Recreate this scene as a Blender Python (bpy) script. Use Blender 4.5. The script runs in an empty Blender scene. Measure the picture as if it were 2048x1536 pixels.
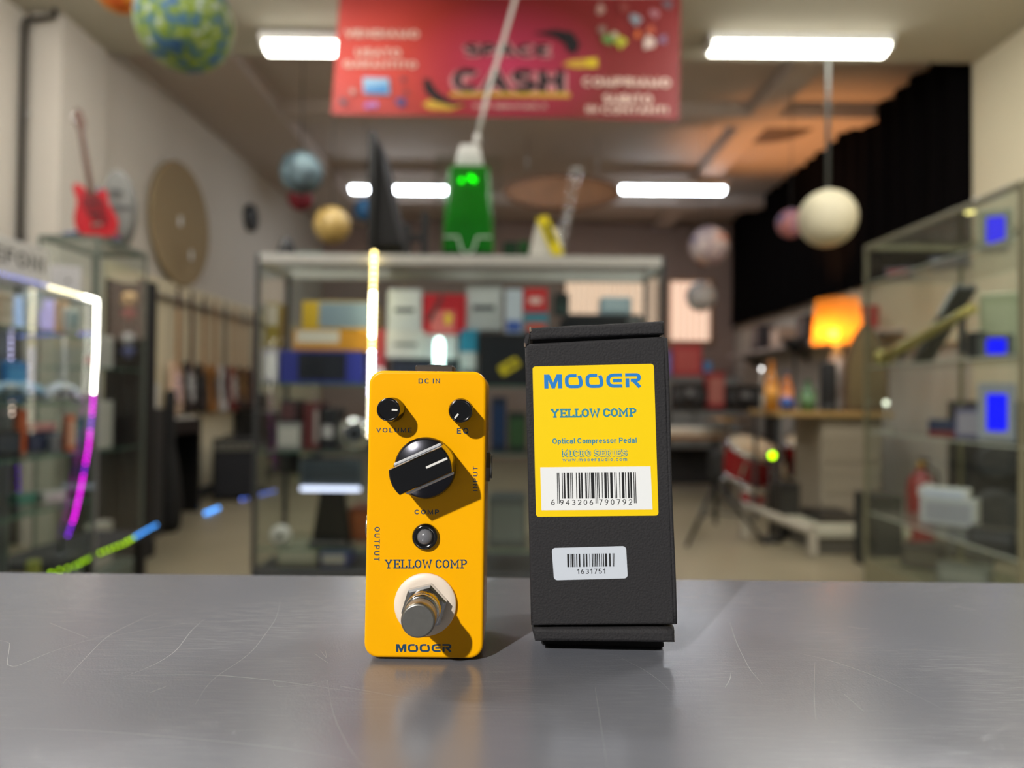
import bpy, bmesh, math, random
from mathutils import Vector, Matrix
random.seed(7)
SC = bpy.context.scene
COL = SC.collection
R = math.radians

# ------------------------------------------------------------------ camera
FPX, EYE = 1400.0, 1.008
cam_d = bpy.data.cameras.new('camera')
cam = bpy.data.objects.new('camera', cam_d); COL.objects.link(cam)
cam_d.sensor_fit = 'HORIZONTAL'; cam_d.sensor_width = 36.0; cam_d.lens = FPX / 2048 * 36.0
cam_d.clip_start = 0.01; cam_d.clip_end = 100
CAM_M = Matrix.Translation((0, 0, EYE)) @ Matrix.Rotation(R(90.9), 4, 'X') @ Matrix.Rotation(R(0.6), 4, 'Z')
cam.matrix_world = CAM_M
cam_d.dof.use_dof = True; cam_d.dof.focus_distance = 0.231; cam_d.dof.aperture_fstop = 6.9
SC.camera = cam

# ------------------------------------------------------------------ daylight through the open shop front, exposure
world = bpy.data.worlds.new('daylight'); SC.world = world; world.use_nodes = True
world.node_tree.nodes['Background'].inputs[0].default_value = (0.88, 0.94, 1.0, 1)
world.node_tree.nodes['Background'].inputs[1].default_value = 0.16
SC.view_settings.view_transform = 'Standard'; SC.view_settings.look = 'None'
SC.view_settings.gamma = 1.0; SC.view_settings.exposure = 0.0; SC.view_settings.use_curve_mapping = False
SC.cycles.use_denoising = True
SC.cycles.max_bounces = 7; SC.cycles.diffuse_bounces = 3; SC.cycles.glossy_bounces = 3
SC.cycles.transparent_max_bounces = 24; SC.cycles.transmission_bounces = 4
SC.cycles.sample_clamp_indirect = 6.0; SC.cycles.caustics_reflective = False; SC.cycles.caustics_refractive = False

TUBE, KEY = 26.0, 930.0          # strength of the ceiling tubes, watts of the ceiling spotlight

# ------------------------------------------------------------------ helpers: pixels to places
def ray(px, py):
    return (CAM_M.to_3x3() @ Vector(((px - 1024) / FPX, (768 - py) / FPX, -1.0)))
CAMP = Vector((0, 0, EYE))
def P(px, py, d):                    # the point seen at a pixel, d metres into the room
    r = ray(px, py); return CAMP + r * (d / r.y)
def PX(px, py, X):                   # the same on a plane x = X
    r = ray(px, py); return CAMP + r * (X / r.x)
def PZ(px, py, Z):
    r = ray(px, py); return CAMP + r * ((Z - EYE) / r.z)

# ------------------------------------------------------------------ materials
def lin(c):
    return tuple(((v / 255) / 12.92 if v <= 10 else (((v / 255) + 0.055) / 1.055) ** 2.4) for v in c) + (1,)
MATS = {}
def M(name, rgb, rough=0.5, metal=0.0, var=0.10, scale=30, bump=0.0, bscale=None, coat=0.0, spec=0.5, trans=0.0, emit=None):
    if name in MATS: return MATS[name]
    m = bpy.data.materials.new(name); m.use_nodes = True; nt = m.node_tree
    b = nt.nodes['Principled BSDF']
    tc = nt.nodes.new('ShaderNodeTexCoord')
    nz = nt.nodes.new('ShaderNodeTexNoise'); nz.inputs['Scale'].default_value = scale; nz.inputs['Detail'].default_value = 4
    nt.links.new(tc.outputs['Object'], nz.inputs['Vector'])
    mx = nt.nodes.new('ShaderNodeMix'); mx.data_type = 'RGBA'
    c = lin(rgb)
    mx.inputs[6].default_value = tuple(max(0, v * (1 - var)) for v in c[:3]) + (1,)
    mx.inputs[7].default_value = tuple(min(1, v * (1 + var)) for v in c[:3]) + (1,)
    nt.links.new(nz.outputs['Fac'], mx.inputs[0]); nt.links.new(mx.outputs[2], b.inputs['Base Color'])
    b.inputs['Roughness'].default_value = rough; b.inputs['Metallic'].default_value = metal
    b.inputs['Specular IOR Level'].default_value = spec
    b.inputs['Coat Weight'].default_value = coat; b.inputs['Coat Roughness'].default_value = 0.06
    b.inputs['Transmission Weight'].default_value = trans
    if emit:
        b.inputs['Emission Color'].default_value = lin(emit[0]); b.inputs['Emission Strength'].default_value = emit[1]
    if bump:
        n2 = nt.nodes.new('ShaderNodeTexNoise'); n2.inputs['Scale'].default_value = bscale or scale * 8; n2.inputs['Detail'].default_value = 3
        nt.links.new(tc.outputs['Object'], n2.inputs['Vector'])
        bp = nt.nodes.new('ShaderNodeBump'); bp.inputs['Strength'].default_value = bump; bp.inputs['Distance'].default_value = 0.001
        nt.links.new(n2.outputs['Fac'], bp.inputs['Height']); nt.links.new(bp.outputs['Normal'], b.inputs['Normal'])
    MATS[name] = m; return m
def ME(name, rgb, s):                # gives off light
    if name in MATS: return MATS[name]
    m = bpy.data.materials.new(name); m.use_nodes = True; nt = m.node_tree
    nt.nodes.remove(nt.nodes['Principled BSDF'])
    e = nt.nodes.new('ShaderNodeEmission'); e.inputs[0].default_value = lin(rgb); e.inputs[1].default_value = s
    nt.links.new(e.outputs[0], nt.nodes['Material Output'].inputs[0])
    MATS[name] = m; return m
def MG(name, tint=(0.93, 0.97, 0.95), ior=1.45, rough=0.02):   # clear pane
    if name in MATS: return MATS[name]
    m = bpy.data.materials.new(name); m.use_nodes = True; nt = m.node_tree
    nt.nodes.remove(nt.nodes['Principled BSDF'])
    t = nt.nodes.new('ShaderNodeBsdfTransparent'); t.inputs[0].default_value = tint + (1,)
    g = nt.nodes.new('ShaderNodeBsdfGlossy'); g.inputs['Roughness'].default_value = rough
    lw = nt.nodes.new('ShaderNodeLayerWeight'); lw.inputs['Blend'].default_value = .5
    pw = nt.nodes.new('ShaderNodeMath'); pw.operation = 'POWER'; pw.inputs[1].default_value = 4.0; nt.links.new(lw.outputs['Facing'], pw.inputs[0])
    f = nt.nodes.new('ShaderNodeMath'); f.operation = 'MULTIPLY_ADD'; f.inputs[1].default_value = .55; f.inputs[2].default_value = ((ior - 1) / (ior + 1)) ** 2; nt.links.new(pw.outputs[0], f.inputs[0])
    x = nt.nodes.new('ShaderNodeMixShader')
    nt.links.new(f.outputs[0], x.inputs[0]); nt.links.new(t.outputs[0], x.inputs[1]); nt.links.new(g.outputs[0], x.inputs[2])
    nt.links.new(x.outputs[0], nt.nodes['Material Output'].inputs[0])
    MATS[name] = m; return m

GLASS = MG('clear_glass'); 
GEDGE = M('glass_edge', (95, 130, 118), 0.15, var=0.05)
BLACK = M('black_plastic', (16, 16, 18), 0.35)
BLACKM = M('black_matte', (20, 19, 20), 0.7)
DGREY = M('dark_grey', (55, 57, 60), 0.45)
GREY = M('mid_grey', (130, 132, 134), 0.45)
LGREY = M('light_grey', (190, 190, 188), 0.45)
WHITE = M('white_paint', (228, 227, 222), 0.5, var=0.04)
CHROME = M('chrome', (205, 205, 205), 0.12, 1.0, var=0.03)
STEEL = M('steel', (165, 165, 162), 0.3, 1.0, var=0.06)
GOLD = M('brass', (190, 150, 80), 0.28, 1.0, var=0.08)
WOOD = M('oak_wood', (150, 110, 70), 0.5, var=0.25, scale=14)
DWOOD = M('dark_wood', (78, 48, 32), 0.5, var=0.25, scale=14)
RED = M('red_lacquer', (150, 18, 28), 0.25, coat=0.4)
CREAM = M('cream_board', (214, 203, 172), 0.7, var=0.05, scale=4)

def colour(rgb, rough=0.45):
    return M('paint_%02x%02x%02x_%d' % (*rgb, int(rough * 100)), rgb, rough)

# ------------------------------------------------------------------ mesh builder
I4 = Matrix.Identity(4)
class MB:
    def __init__(s): s.v, s.f, s.m, s.s = [], [], [], []
    def add(s, vs, fs, mi=0, smooth=False, T=None):
        n = len(s.v)
        s.v += [tuple(T @ Vector(p)) if T is not None else tuple(p) for p in vs]
        for f in fs:
            s.f.append([n + i for i in f]); s.m.append(mi); s.s.append(smooth)
        return s
    def box(s, c, size, T=None, b=0.0, mi=0):
        x, y, z = (k / 2 for k in size); c = Vector(c)
        if b <= 0:
            vs = [c + Vector((i * x, j * y, k * z)) for i in (-1, 1) for j in (-1, 1) for k in (-1, 1)]
            return s.add(vs, [(0, 1, 3, 2), (4, 6, 7, 5), (0, 4, 5, 1), (2, 3, 7, 6), (0, 2, 6, 4), (1, 5, 7, 3)], mi, False, T)
        b = min(b, x * .9, y * .9, z * .9)
        vs, ix = [], {}
        for i in (-1, 1):
            for j in (-1, 1):
                for k in (-1, 1):
                    for a in range(3):
                        ix[i, j, k, a] = len(vs)
                        e = [x - b, y - b, z - b]; e[a] += b
                        vs.append(c + Vector((i * e[0], j * e[1], k * e[2])))
        fs = []
        for q in (-1, 1):
            fs.append([ix[q, -1, -1, 0], ix[q, 1, -1, 0], ix[q, 1, 1, 0], ix[q, -1, 1, 0]])
            fs.append([ix[-1, q, -1, 1], ix[1, q, -1, 1], ix[1, q, 1, 1], ix[-1, q, 1, 1]])
            fs.append([ix[-1, -1, q, 2], ix[1, -1, q, 2], ix[1, 1, q, 2], ix[-1, 1, q, 2]])
            for r in (-1, 1):
                fs.append([ix[q, r, -1, 0], ix[q, r, 1, 0], ix[q, r, 1, 1], ix[q, r, -1, 1]])
                fs.append([ix[q, -1, r, 0], ix[q, 1, r, 0], ix[q, 1, r, 2], ix[q, -1, r, 2]])
                fs.append([ix[-1, q, r, 1], ix[1, q, r, 1], ix[1, q, r, 2], ix[-1, q, r, 2]])
                for t in (-1, 1): fs.append([ix[q, r, t, 0], ix[q, r, t, 1], ix[q, r, t, 2]])
        return s.add(vs, fs, mi, False, T)
    def loft(s, loops, closed=True, cap0=True, cap1=True, mi=0, smooth=True, T=None, capmi=None):
        n = len(loops[0]); vs = [p for l in loops for p in l]; fs = []
        for a in range(len(loops) - 1):
            for i in range(n if closed else n - 1):
                j = (i + 1) % n
                fs.append((a * n + i, a * n + j, (a + 1) * n + j, (a + 1) * n + i))
        base = len(s.v)
        s.add(vs, fs, mi, smooth, T)
        cm = mi if capmi is None else capmi
        for on, k in ((cap0, 0), (cap1, len(loops) - 1)):
            if on: s.f.append([base + k * n + i for i in range(n)]); s.m.append(cm); s.s.append(False)
        return s
    def cyl(s, p0, p1, r0, r1=None, n=20, mi=0, T=None, smooth=True, caps=True):
        p0, p1 = Vector(p0), Vector(p1); r1 = r0 if r1 is None else r1
        q = (p1 - p0).to_track_quat('Z', 'Y').to_matrix()
        L = [[p + q @ Vector((r * math.cos(2 * math.pi * i / n), r * math.sin(2 * math.pi * i / n), 0)) for i in range(n)] for p, r in ((p0, r0), (p1, r1))]
        return s.loft(L, True, caps, caps, mi, smooth, T)
    def lathe(s, prof, n=28, o=(0, 0, 0), mi=0, T=None, smooth=True, capped=True):
        o = Vector(o)
        L = [[o + Vector((max(r, 1e-5) * math.cos(2 * math.pi * i / n), max(r, 1e-5) * math.sin(2 * math.pi * i / n), z)) for i in range(n)] for r, z in prof]
        return s.loft(L, True, capped, capped, mi, smooth, T)
    def ball(s, c, r, sc=(1, 1, 1), n=16, m=10, mi=0, T=None):
        c = Vector(c); L = []
        for a in range(m + 1):
            t = math.pi * a / m; rr = max(math.sin(t), 1e-4) * r
            L.append([c + Vector((rr * math.cos(2 * math.pi * i / n) * sc[0], rr * math.sin(2 * math.pi * i / n) * sc[1], -math.cos(t) * r * sc[2])) for i in range(n)])
        return s.loft(L, True, False, False, mi, True, T)
    def tube(s, pts, r, n=8, mi=0, T=None, caps=True):
        pts = [Vector(p) for p in pts]; L = []; ref = None
        for i, p in enumerate(pts):
            t = (pts[min(i + 1, len(pts) - 1)] - pts[max(i - 1, 0)]).normalized()
            if ref is None: ref = t.orthogonal().normalized()
            ref = (ref - t * ref.dot(t)).normalized(); w = t.cross(ref)
            rr = r[i] if isinstance(r, (list, tuple)) else r
            L.append([p + (ref * math.cos(2 * math.pi * k / n) + w * math.sin(2 * math.pi * k / n)) * rr for k in range(n)])
        return s.loft(L, True, caps, caps, mi, True, T)
    def prism(s, poly, y0, y1, T=None, mi=0, inset=0.0, smooth=False):   # outline in x,z, swept along y
        def ring(y, k):
            cx = sum(p[0] for p in poly) / len(poly); cz = sum(p[1] for p in poly) / len(poly)
            out = []
            for x, z in poly:
                d = math.hypot(x - cx, z - cz) or 1
                out.append(Vector((x - (x - cx) / d * k, y, z - (z - cz) / d * k)))
            return out
        if inset: L = [ring(y0, inset), ring(y0 + inset, 0), ring(y1 - inset, 0), ring(y1, inset)]
        else: L = [ring(y0, 0), ring(y1, 0)]
        return s.loft(L, True, True, True, mi, smooth, T)
    def build(s, name, mats, parent=None, loc=None, rot=None, normals=True):
        me = bpy.data.meshes.new(name); me.from_pydata([tuple(v) for v in s.v], [], s.f)
        for m in (mats if isinstance(mats, (list, tuple)) else [mats]): me.materials.append(m)
        me.polygons.foreach_set('material_index', s.m); me.polygons.foreach_set('use_smooth', s.s)
        if normals:
            bm = bmesh.new(); bm.from_mesh(me); bmesh.ops.recalc_face_normals(bm, faces=bm.faces); bm.to_mesh(me); bm.free()
        me.update()
        o = bpy.data.objects.new(name, me); COL.objects.link(o)
        if parent is not None: o.parent = parent
        if loc is not None: o.location = loc
        if rot is not None: o.rotation_euler = rot
        return o

def tag(o, label=None, cat=None, group=None, kind=None):
    if label: o['label'] = label
    if cat: o['category'] = cat
    if group: o['group'] = group
    if kind: o['kind'] = kind
    return o
def thing(name, label, cat, loc, rot=(0, 0, 0), group=None):
    o = bpy.data.objects.new(name, None); COL.objects.link(o); o.empty_display_size = 0.05
    o.location = loc; o.rotation_euler = rot
    return tag(o, label, cat, group)
def struct(name, mb, mats, label=None, parent=None):
    o = mb.build(name, mats, parent)
    if parent is None: tag(o, label, None, None, 'structure')
    return o
def rrect(x0, z0, x1, z1, r, n=6):
    out = []
    for cx, cz, a in ((x1 - r, z1 - r, 0), (x0 + r, z1 - r, 90), (x0 + r, z0 + r, 180), (x1 - r, z0 + r, 270)):
        for i in range(n + 1):
            t = R(a + 90 * i / n); out.append((cx + r * math.cos(t), cz + r * math.sin(t)))
    return out

# ------------------------------------------------------------------ lettering
def stroke(pts, t):                  # flat strip along a polyline, in 2D
    pts = [Vector(p) for p in pts]; n = len(pts); cl = (pts[0] - pts[-1]).length < 1e-6
    if cl: pts = pts[:-1]; n -= 1
    Lf, Rt = [], []
    for i in range(n):
        a = pts[(i - 1) % n] if (cl or i > 0) else None; b = pts[(i + 1) % n] if (cl or i < n - 1) else None
        d0 = (pts[i] - a).normalized() if a is not None else None; d1 = (b - pts[i]).normalized() if b is not None else None
        d0 = d0 or d1; d1 = d1 or d0
        nn = Vector((-(d0 + d1).y, (d0 + d1).x)).normalized(); c = max(0.45, nn.dot(Vector((-d0.y, d0.x))))
        Lf.append(pts[i] + nn * t / 2 / c); Rt.append(pts[i] - nn * t / 2 / c)
    vs = Lf + Rt; fs = [(i, (i + 1) % n, n + (i + 1) % n, n + i) for i in range(n if cl else n - 1)]
    return vs, fs
def arcs(pts, r, n=5):               # round the inner corners of a polyline
    pts = [Vector(p) for p in pts]; out = [pts[0]]
    for i in range(1, len(pts) - 1):
        a, b, c = pts[i - 1], pts[i], pts[i + 1]
        k = min(r, (a - b).length * .49, (c - b).length * .49)
        p, q = b + (a - b).normalized() * k, b + (c - b).normalized() * k
        for j in range(n + 1):
            t = j / n; out.append(p * (1 - t) ** 2 + b * 2 * t * (1 - t) + q * t * t)
    out.append(pts[-1]); return out
def word(glyphs, text, t, gap, space=0.45):
    """strokes of one letter lie a hair in front of each other so that crossings do not shade"""
    V, F, x = [], [], 0.0
    for ch in text:
        if ch == ' ': x += space; continue
        w, strokes, polys = glyphs[ch]
        for k, st in enumerate(strokes):
            vs, fs = stroke(st, t); n = len(V)
            V += [(p[0] + x, p[1], k) for p in vs]; F += [[n + i for i in f] for f in fs]
        for po in polys:
            n = len(V); V += [(p[0] + x, p[1], 0) for p in po]; F.append(list(range(n, n + len(po))))
        x += w + gap
    return V, F
OCT = lambda x0, x1, y0=.08, y1=.92, c=.2: [(x0 + c, y1), (x1 - c, y1), (x1, y1 - c), (x1, y0 + c), (x1 - c, y0), (x0 + c, y0), (x0, y0 + c), (x0, y1 - c), (x0 + c, y1)]
SLAB = {
 'Y': (.72, [[(.1, .92), (.36, .48), (.62, .92)], [(.36, .5), (.36, .08)], [(-.02, .93), (.24, .93)], [(.48, .93), (.74, .93)], [(.2, .07), (.52, .07)]], []),
 'E': (.6, [[(.17, .08), (.17, .92)], [(0, .93), (.58, .93), (.58, .7)], [(.17, .5), (.44, .5)], [(.44, .62), (.44, .38)], [(0, .07), (.58, .07), (.58, .3)]], []),
 'L': (.58, [[(.17, .08), (.17, .92)], [(0, .93), (.36, .93)], [(0, .07), (.56, .07), (.56, .32)]], []),
 'O': (.62, [OCT(.07, .55)], []),
 'W': (.92, [[(.1, .92), (.26, .06), (.46, .75), (.66, .06), (.82, .92)], [(-.02, .93), (.24, .93)], [(.68, .93), (.94, .93)]], []),
 'C': (.58, [[(.52, .66), (.52, .75), (.36, .92), (.22, .92), (.07, .75), (.07, .25), (.22, .08), (.36, .08), (.52, .25), (.52, .34)]], []),
 'M': (.86, [[(.14, .08), (.14, .9), (.43, .35), (.72, .9), (.72, .08)], [(0, .07), (.28, .07)], [(.58, .07), (.86, .07)], [(0, .93), (.16, .93)], [(.7, .93), (.86, .93)]], []),
 'P': (.62, [[(.17, .08), (.17, .92)], [(0, .93), (.42, .93), (.57, .78), (.57, .62), (.42, .46), (.17, .46)], [(0, .07), (.36, .07)]], []),
 'I': (.36, [[(.18, .08), (.18, .92)], [(0, .93), (.36, .93)], [(0, .07), (.36, .07)]], []),
 'R': (.66, [[(.17, .08), (.17, .92)], [(0, .93), (.42, .93), (.57, .78), (.57, .64), (.42, .5), (.17, .5)], [(.36, .5), (.6, .07), (.68, .07)], [(0, .07), (.32, .07)]], []),
 'S': (.58, [[(.52, .7), (.52, .78), (.38, .92), (.2, .92), (.07, .8), (.07, .64), (.2, .52), (.38, .48), (.52, .36), (.52, .2), (.38, .08), (.2, .08), (.07, .22), (.07, .3)]], []),
}
LOGO = {
 'M': (1.12, [], [[(0, 0), (0, 1), (.34, 1), (.56, .42), (.78, 1), (1.12, 1), (1.12, 0), (.86, 0), (.86, .6), (.66, 0), (.46, 0), (.26, .6), (.26, 0)]]),
 'O': (1.12, [arcs([(.74, .89), (.12, .89), (.12, .11), (1.0, .11), (1.0, .56), (.9, .88)], .3)], []),
 'E': (1.02, [arcs([(1.0, .89), (.12, .89), (.12, .11), (1.0, .11)], .42), [(.42, .5), (.98, .5)]], []),
 'R': (1.02, [arcs([(0, .89), (.86, .89), (.86, .5), (.34, .5)], .22), [(.13, 0), (.13, .64)], [(.5, .5), (.9, -.0)]], []),
}
def ell(cx, cy, rx, ry, a0=0, a1=360, n=18):
    return [(cx + rx * math.cos(R(a0 + (a1 - a0) * i / n)), cy + ry * math.sin(R(a0 + (a1 - a0) * i / n))) for i in range(n + 1)]
SANS = {
 'A': (.78, [[(.05, 0), (.39, .93), (.73, 0)], [(.17, .33), (.61, .33)]], []), 'B': (.72, [[(.09, 0), (.09, 1)], arcs([(.09, .92), (.56, .92), (.56, .52), (.09, .52)], .2), arcs([(.09, .52), (.63, .52), (.63, .08), (.09, .08)], .22)], []), 'C': (.78, [ell(.42, .5, .34, .42, 42, 318)], []),
 'D': (.76, [arcs([(.09, .92), (.68, .92), (.68, .08), (.09, .08)], .38)[0:], [(.09, 0), (.09, 1)]], []),
 'E': (.66, [[(.09, 0), (.09, 1)], [(.09, .92), (.64, .92)], [(.09, .51), (.6, .51)], [(.09, .08), (.66, .08)]], []),
 'F': (.62, [[(.09, 0), (.09, 1)], [(.09, .92), (.62, .92)], [(.09, .5), (.55, .5)]], []),
 'G': (.82, [ell(.42, .5, .34, .42, 42, 330) + [(.74, .46), (.46, .46)]], []),
 'H': (.76, [[(.09, 0), (.09, 1)], [(.67, 0), (.67, 1)], [(.09, .52), (.67, .52)]], []), 'I': (.2, [[(.1, 0), (.1, 1)]], []),
 'L': (.6, [[(.09, 1), (.09, 0)], [(.09, .08), (.6, .08)]], []), 'M': (.92, [[(.09, 0), (.09, .95), (.46, .1), (.83, .95), (.83, 0)]], []),
 'N': (.76, [[(.09, 0), (.09, .93), (.67, .07), (.67, 1)]], []), 'O': (.84, [ell(.42, .5, .34, .42)], []),
 'P': (.7, [[(.09, 0), (.09, 1)], arcs([(.09, .92), (.6, .92), (.6, .44), (.09, .44)], .26)], []),
 'Q': (.84, [ell(.42, .5, .34, .42), [(.5, .28), (.8, .02)]], []),
 'R': (.76, [[(.09, 0), (.09, 1)], arcs([(.09, .92), (.62, .92), (.62, .48), (.09, .48)], .24), [(.4, .48), (.68, 0)]], []),
 'S': (.7, [ell(.35, .71, .26, .21, 25, 230, 10) + ell(.35, .29, .27, .21, 60, -155, 12)], []),
 'T': (.66, [[(0, .92), (.66, .92)], [(.33, 0), (.33, .92)]], []), 'U': (.76, [arcs([(.09, 1), (.09, .08), (.67, .08), (.67, 1)], .3, 8)], []),
 'V': (.74, [[(.04, 1), (.37, .06), (.7, 1)]], []),
 'a': (.6, [ell(.28, .22, .2, .17, 30, 390), arcs([(.1, .52), (.16, .64), (.48, .64), (.48, .1)], .18), [(.48, .2), (.52, 0)]], []),
 'c': (.56, [ell(.3, .36, .22, .28, 42, 318)], []), 'd': (.62, [ell(.29, .36, .21, .28), [(.52, 0), (.52, 1)]], []),
 'e': (.6, [[(.1, .38), (.5, .38)] + ell(.3, .36, .22, .28, 5, 318)], []), 'i': (.2, [[(.1, 0), (.1, .7)], [(.1, .84), (.1, 1)]], []),
 'l': (.2, [[(.1, 0), (.1, 1)]], []), 'm': (.9, [[(.09, 0), (.09, .72)], arcs([(.09, .5), (.12, .64), (.45, .64), (.45, 0)], .16), arcs([(.45, .5), (.48, .64), (.81, .64), (.81, 0)], .16)], []),
 'o': (.62, [ell(.31, .36, .22, .28)], []), 'p': (.62, [ell(.33, .36, .21, .28), [(.1, -.28), (.1, .72)]], []),
 'r': (.42, [[(.09, 0), (.09, .72)], arcs([(.09, .45), (.14, .63), (.42, .63)], .15)], []),
 's': (.54, [ell(.27, .5, .18, .14, 25, 230, 8) + ell(.27, .22, .19, .14, 60, -155, 10)], []),
 't': (.36, [arcs([(.16, .95), (.16, .08), (.35, .08)], .1), [(0, .64), (.34, .64)]], []),
 'u': (.6, [arcs([(.09, .72), (.09, .08), (.5, .08), (.5, .72)], .22), [(.5, 0), (.5, .4)]], []),
 'w': (.82, [[(.04, .72), (.22, .06), (.41, .62), (.6, .06), (.78, .72)]], []), '.': (.22, [[(.11, 0), (.11, .16)]], []),
 'h': (.6, [[(.09, 0), (.09, 1)], arcs([(.09, .5), (.14, .64), (.5, .64), (.5, 0)], .18)], []),
 '0': (.62, [ell(.31, .5, .22, .43)], []), '1': (.44, [[(.06, .72), (.28, .95), (.28, 0)]], []),
 '2': (.62, [ell(.31, .68, .22, .25, 165, -35, 10) + [(.09, .08)], [(.06, .07), (.56, .07)]], []),
 '3': (.62, [ell(.3, .72, .2, .21, 150, -90, 9), ell(.3, .28, .23, .22, 90, -150, 10)], []),
 '4': (.62, [[(.42, 0), (.42, .95), (.06, .3), (.6, .3)]], []),
 '5': (.62, [[(.54, .93), (.16, .93), (.12, .52)] + ell(.3, .32, .22, .25, 130, -150, 12)], []),
 '6': (.62, [ell(.31, .3, .22, .23), [(.1, .36), (.2, .7), (.44, .96)]], []), '7': (.6, [[(.05, .93), (.53, .93), (.22, 0)]], []),
 '9': (.62, [ell(.31, .7, .22, .23), [(.52, .64), (.42, .3), (.18, .04)]], []),
}
def sans(text, t=.17, gap=.16, space=.34): return word(SANS, text, t, gap, space)
def fit(VF):                         # to the unit square
    V, F = VF; xs = [p[0] for p in V]; ys = [p[1] for p in V]
    x0, x1, y0, y1 = min(xs), max(xs), min(ys), max(ys)
    return [((p[0] - x0) / (x1 - x0), (p[1] - y0) / (y1 - y0), p[2] if len(p) > 2 else 0) for p in V], F
def lettering(name, VF, quad, y, mat, parent, keep=False):
    """quad: bottom-left, bottom-right, top-left corner in the plane (x, z) of the face that carries the print."""
    V, F = VF if keep else fit(VF)
    a, b, c = (Vector(q) for q in quad); mb = MB(); lift = (b - a).length * 2.5e-4; vs = []
    for u, v, k in V:
        p = a + (b - a) * u + (c - a) * v; vs.append((p.x, y - k * lift, p.y))
    mb.add(vs, F)
    o = mb.build(name, mat, parent, normals=False)
    return o
# ================================================================== the room
CEIL, SOF = EYE + 2.75, EYE + 2.47
WALL = M('wall_plaster', (196, 189, 178), 0.85, var=0.04, scale=2.0, bump=0.05, bscale=60)
CEILM = M('ceiling_plaster', (196, 184, 176), 0.9, var=0.04, scale=1.5)
BACKW = M('back_wall_paint', (150, 128, 118), 0.9, var=0.06, scale=2)
FLOORM = M('floor_tile', (146, 136, 112), 0.35, var=0.14, scale=3)

def slab(name, x0, x1, y0, y1, z0, z1, mat, label=None):
    return struct(name, MB().box(((x0 + x1) / 2, (y0 + y1) / 2, (z0 + z1) / 2), (x1 - x0, y1 - y0, z1 - z0)), mat, label)
slab('floor', -3.6, 3.8, -5, 11.3, -0.1, 0, FLOORM, 'beige stone floor of the shop')
slab('wall_left', -3.25, -3.02, 5.05, 11.2, 0, CEIL, WALL, 'long pale plaster wall on the left side')
slab('wall_left_front', -3.42, -3.22, -5, 4.6, 0, SOF, WALL, 'pale plaster wall at the left edge of the frame')
slab('trim_1', -3.17, -2.97, 4.55, 5.06, 0, SOF + .02, WALL, 'pale plaster pillar behind the red guitar')
slab('trim_8', -3.42, -3.17, 4.6, 5.06, 0, SOF + .02, WALL, 'recessed wall strip behind the conduit pipe')
slab('wall_right', 3.5, 3.7, 5.12, 11.2, 0, CEIL, WALL, 'cream wall below the black drape')
slab('wall_right_front', 3.37, 3.7, -5, 5.12, 0, SOF, M('cream_wall', (216, 207, 178), .85, var=.04, scale=2), 'cream wall at the right edge of the frame')
slab('wall_back', -3.25, 3.7, 11.0, 11.2, 0, CEIL, BACKW, 'brownish wall at the far end')
slab('ceiling', -3.25, 3.7, 5.1, 11.2, CEIL, CEIL + .1, CEILM, 'main ceiling between the beams')
slab('ceiling_front', -3.42, 3.7, -5, 5.1, SOF, SOF + .42, M('ceiling_front_plaster', (190, 185, 170), .9, var=.04, scale=1.5), 'lower front ceiling above the banner')
slab('trim_2', -3.02, -2.2, 5.1, 11.0, CEIL - .15, CEIL, CEILM, 'ceiling beam along the left wall')
slab('trim_3', 2.2, 2.45, 5.1, 11.0, CEIL - .12, CEIL, CEILM, 'narrow ceiling rib on the right side')
slab('trim_4', -3.02, 3.5, 6.5, 6.75, CEIL - .13, CEIL, CEILM, 'ceiling cross beam behind the banner')
slab('trim_5', -3.02, 3.5, 9.4, 9.7, CEIL - .16, CEIL, CEILM, 'far ceiling cross beam')
slab('trim_6', -3.02, -2.98, 5.1, 10.9, 0.05, EYE + .955, CREAM, 'cream slatted board behind the hanging guitars')
slab('baseboard_left', -2.98, -2.96, 5.1, 10.9, 0, .09, DGREY, 'dark baseboard along the left wall')

# pipe running down beside the pillar
pp = [P(112, -30, 4.5), P(110, 32, 4.5), P(52, 40, 4.5)]
pp += [Vector((-3.185, 4.5, pp[-1].z - .03)), Vector((-3.185, 4.5, 0.02))]
cond = thing('conduit_pipe', 'thin dark conduit pipe running down the wall left of the pillar', 'pipe', (-3.185, 4.5, 0))
o = MB().tube([q - Vector((-3.185, 4.5, 0)) for q in pp], .018, 8).build('pipe', M('dark_conduit', (66, 62, 58), .9, spec=.1), cond)
mb = MB()
for z in (1.2, 2.0, 2.8): MB().box((0, .02, z), (.06, .03, .02), b=.004).build('pipe_clip', STEEL, cond)

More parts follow.
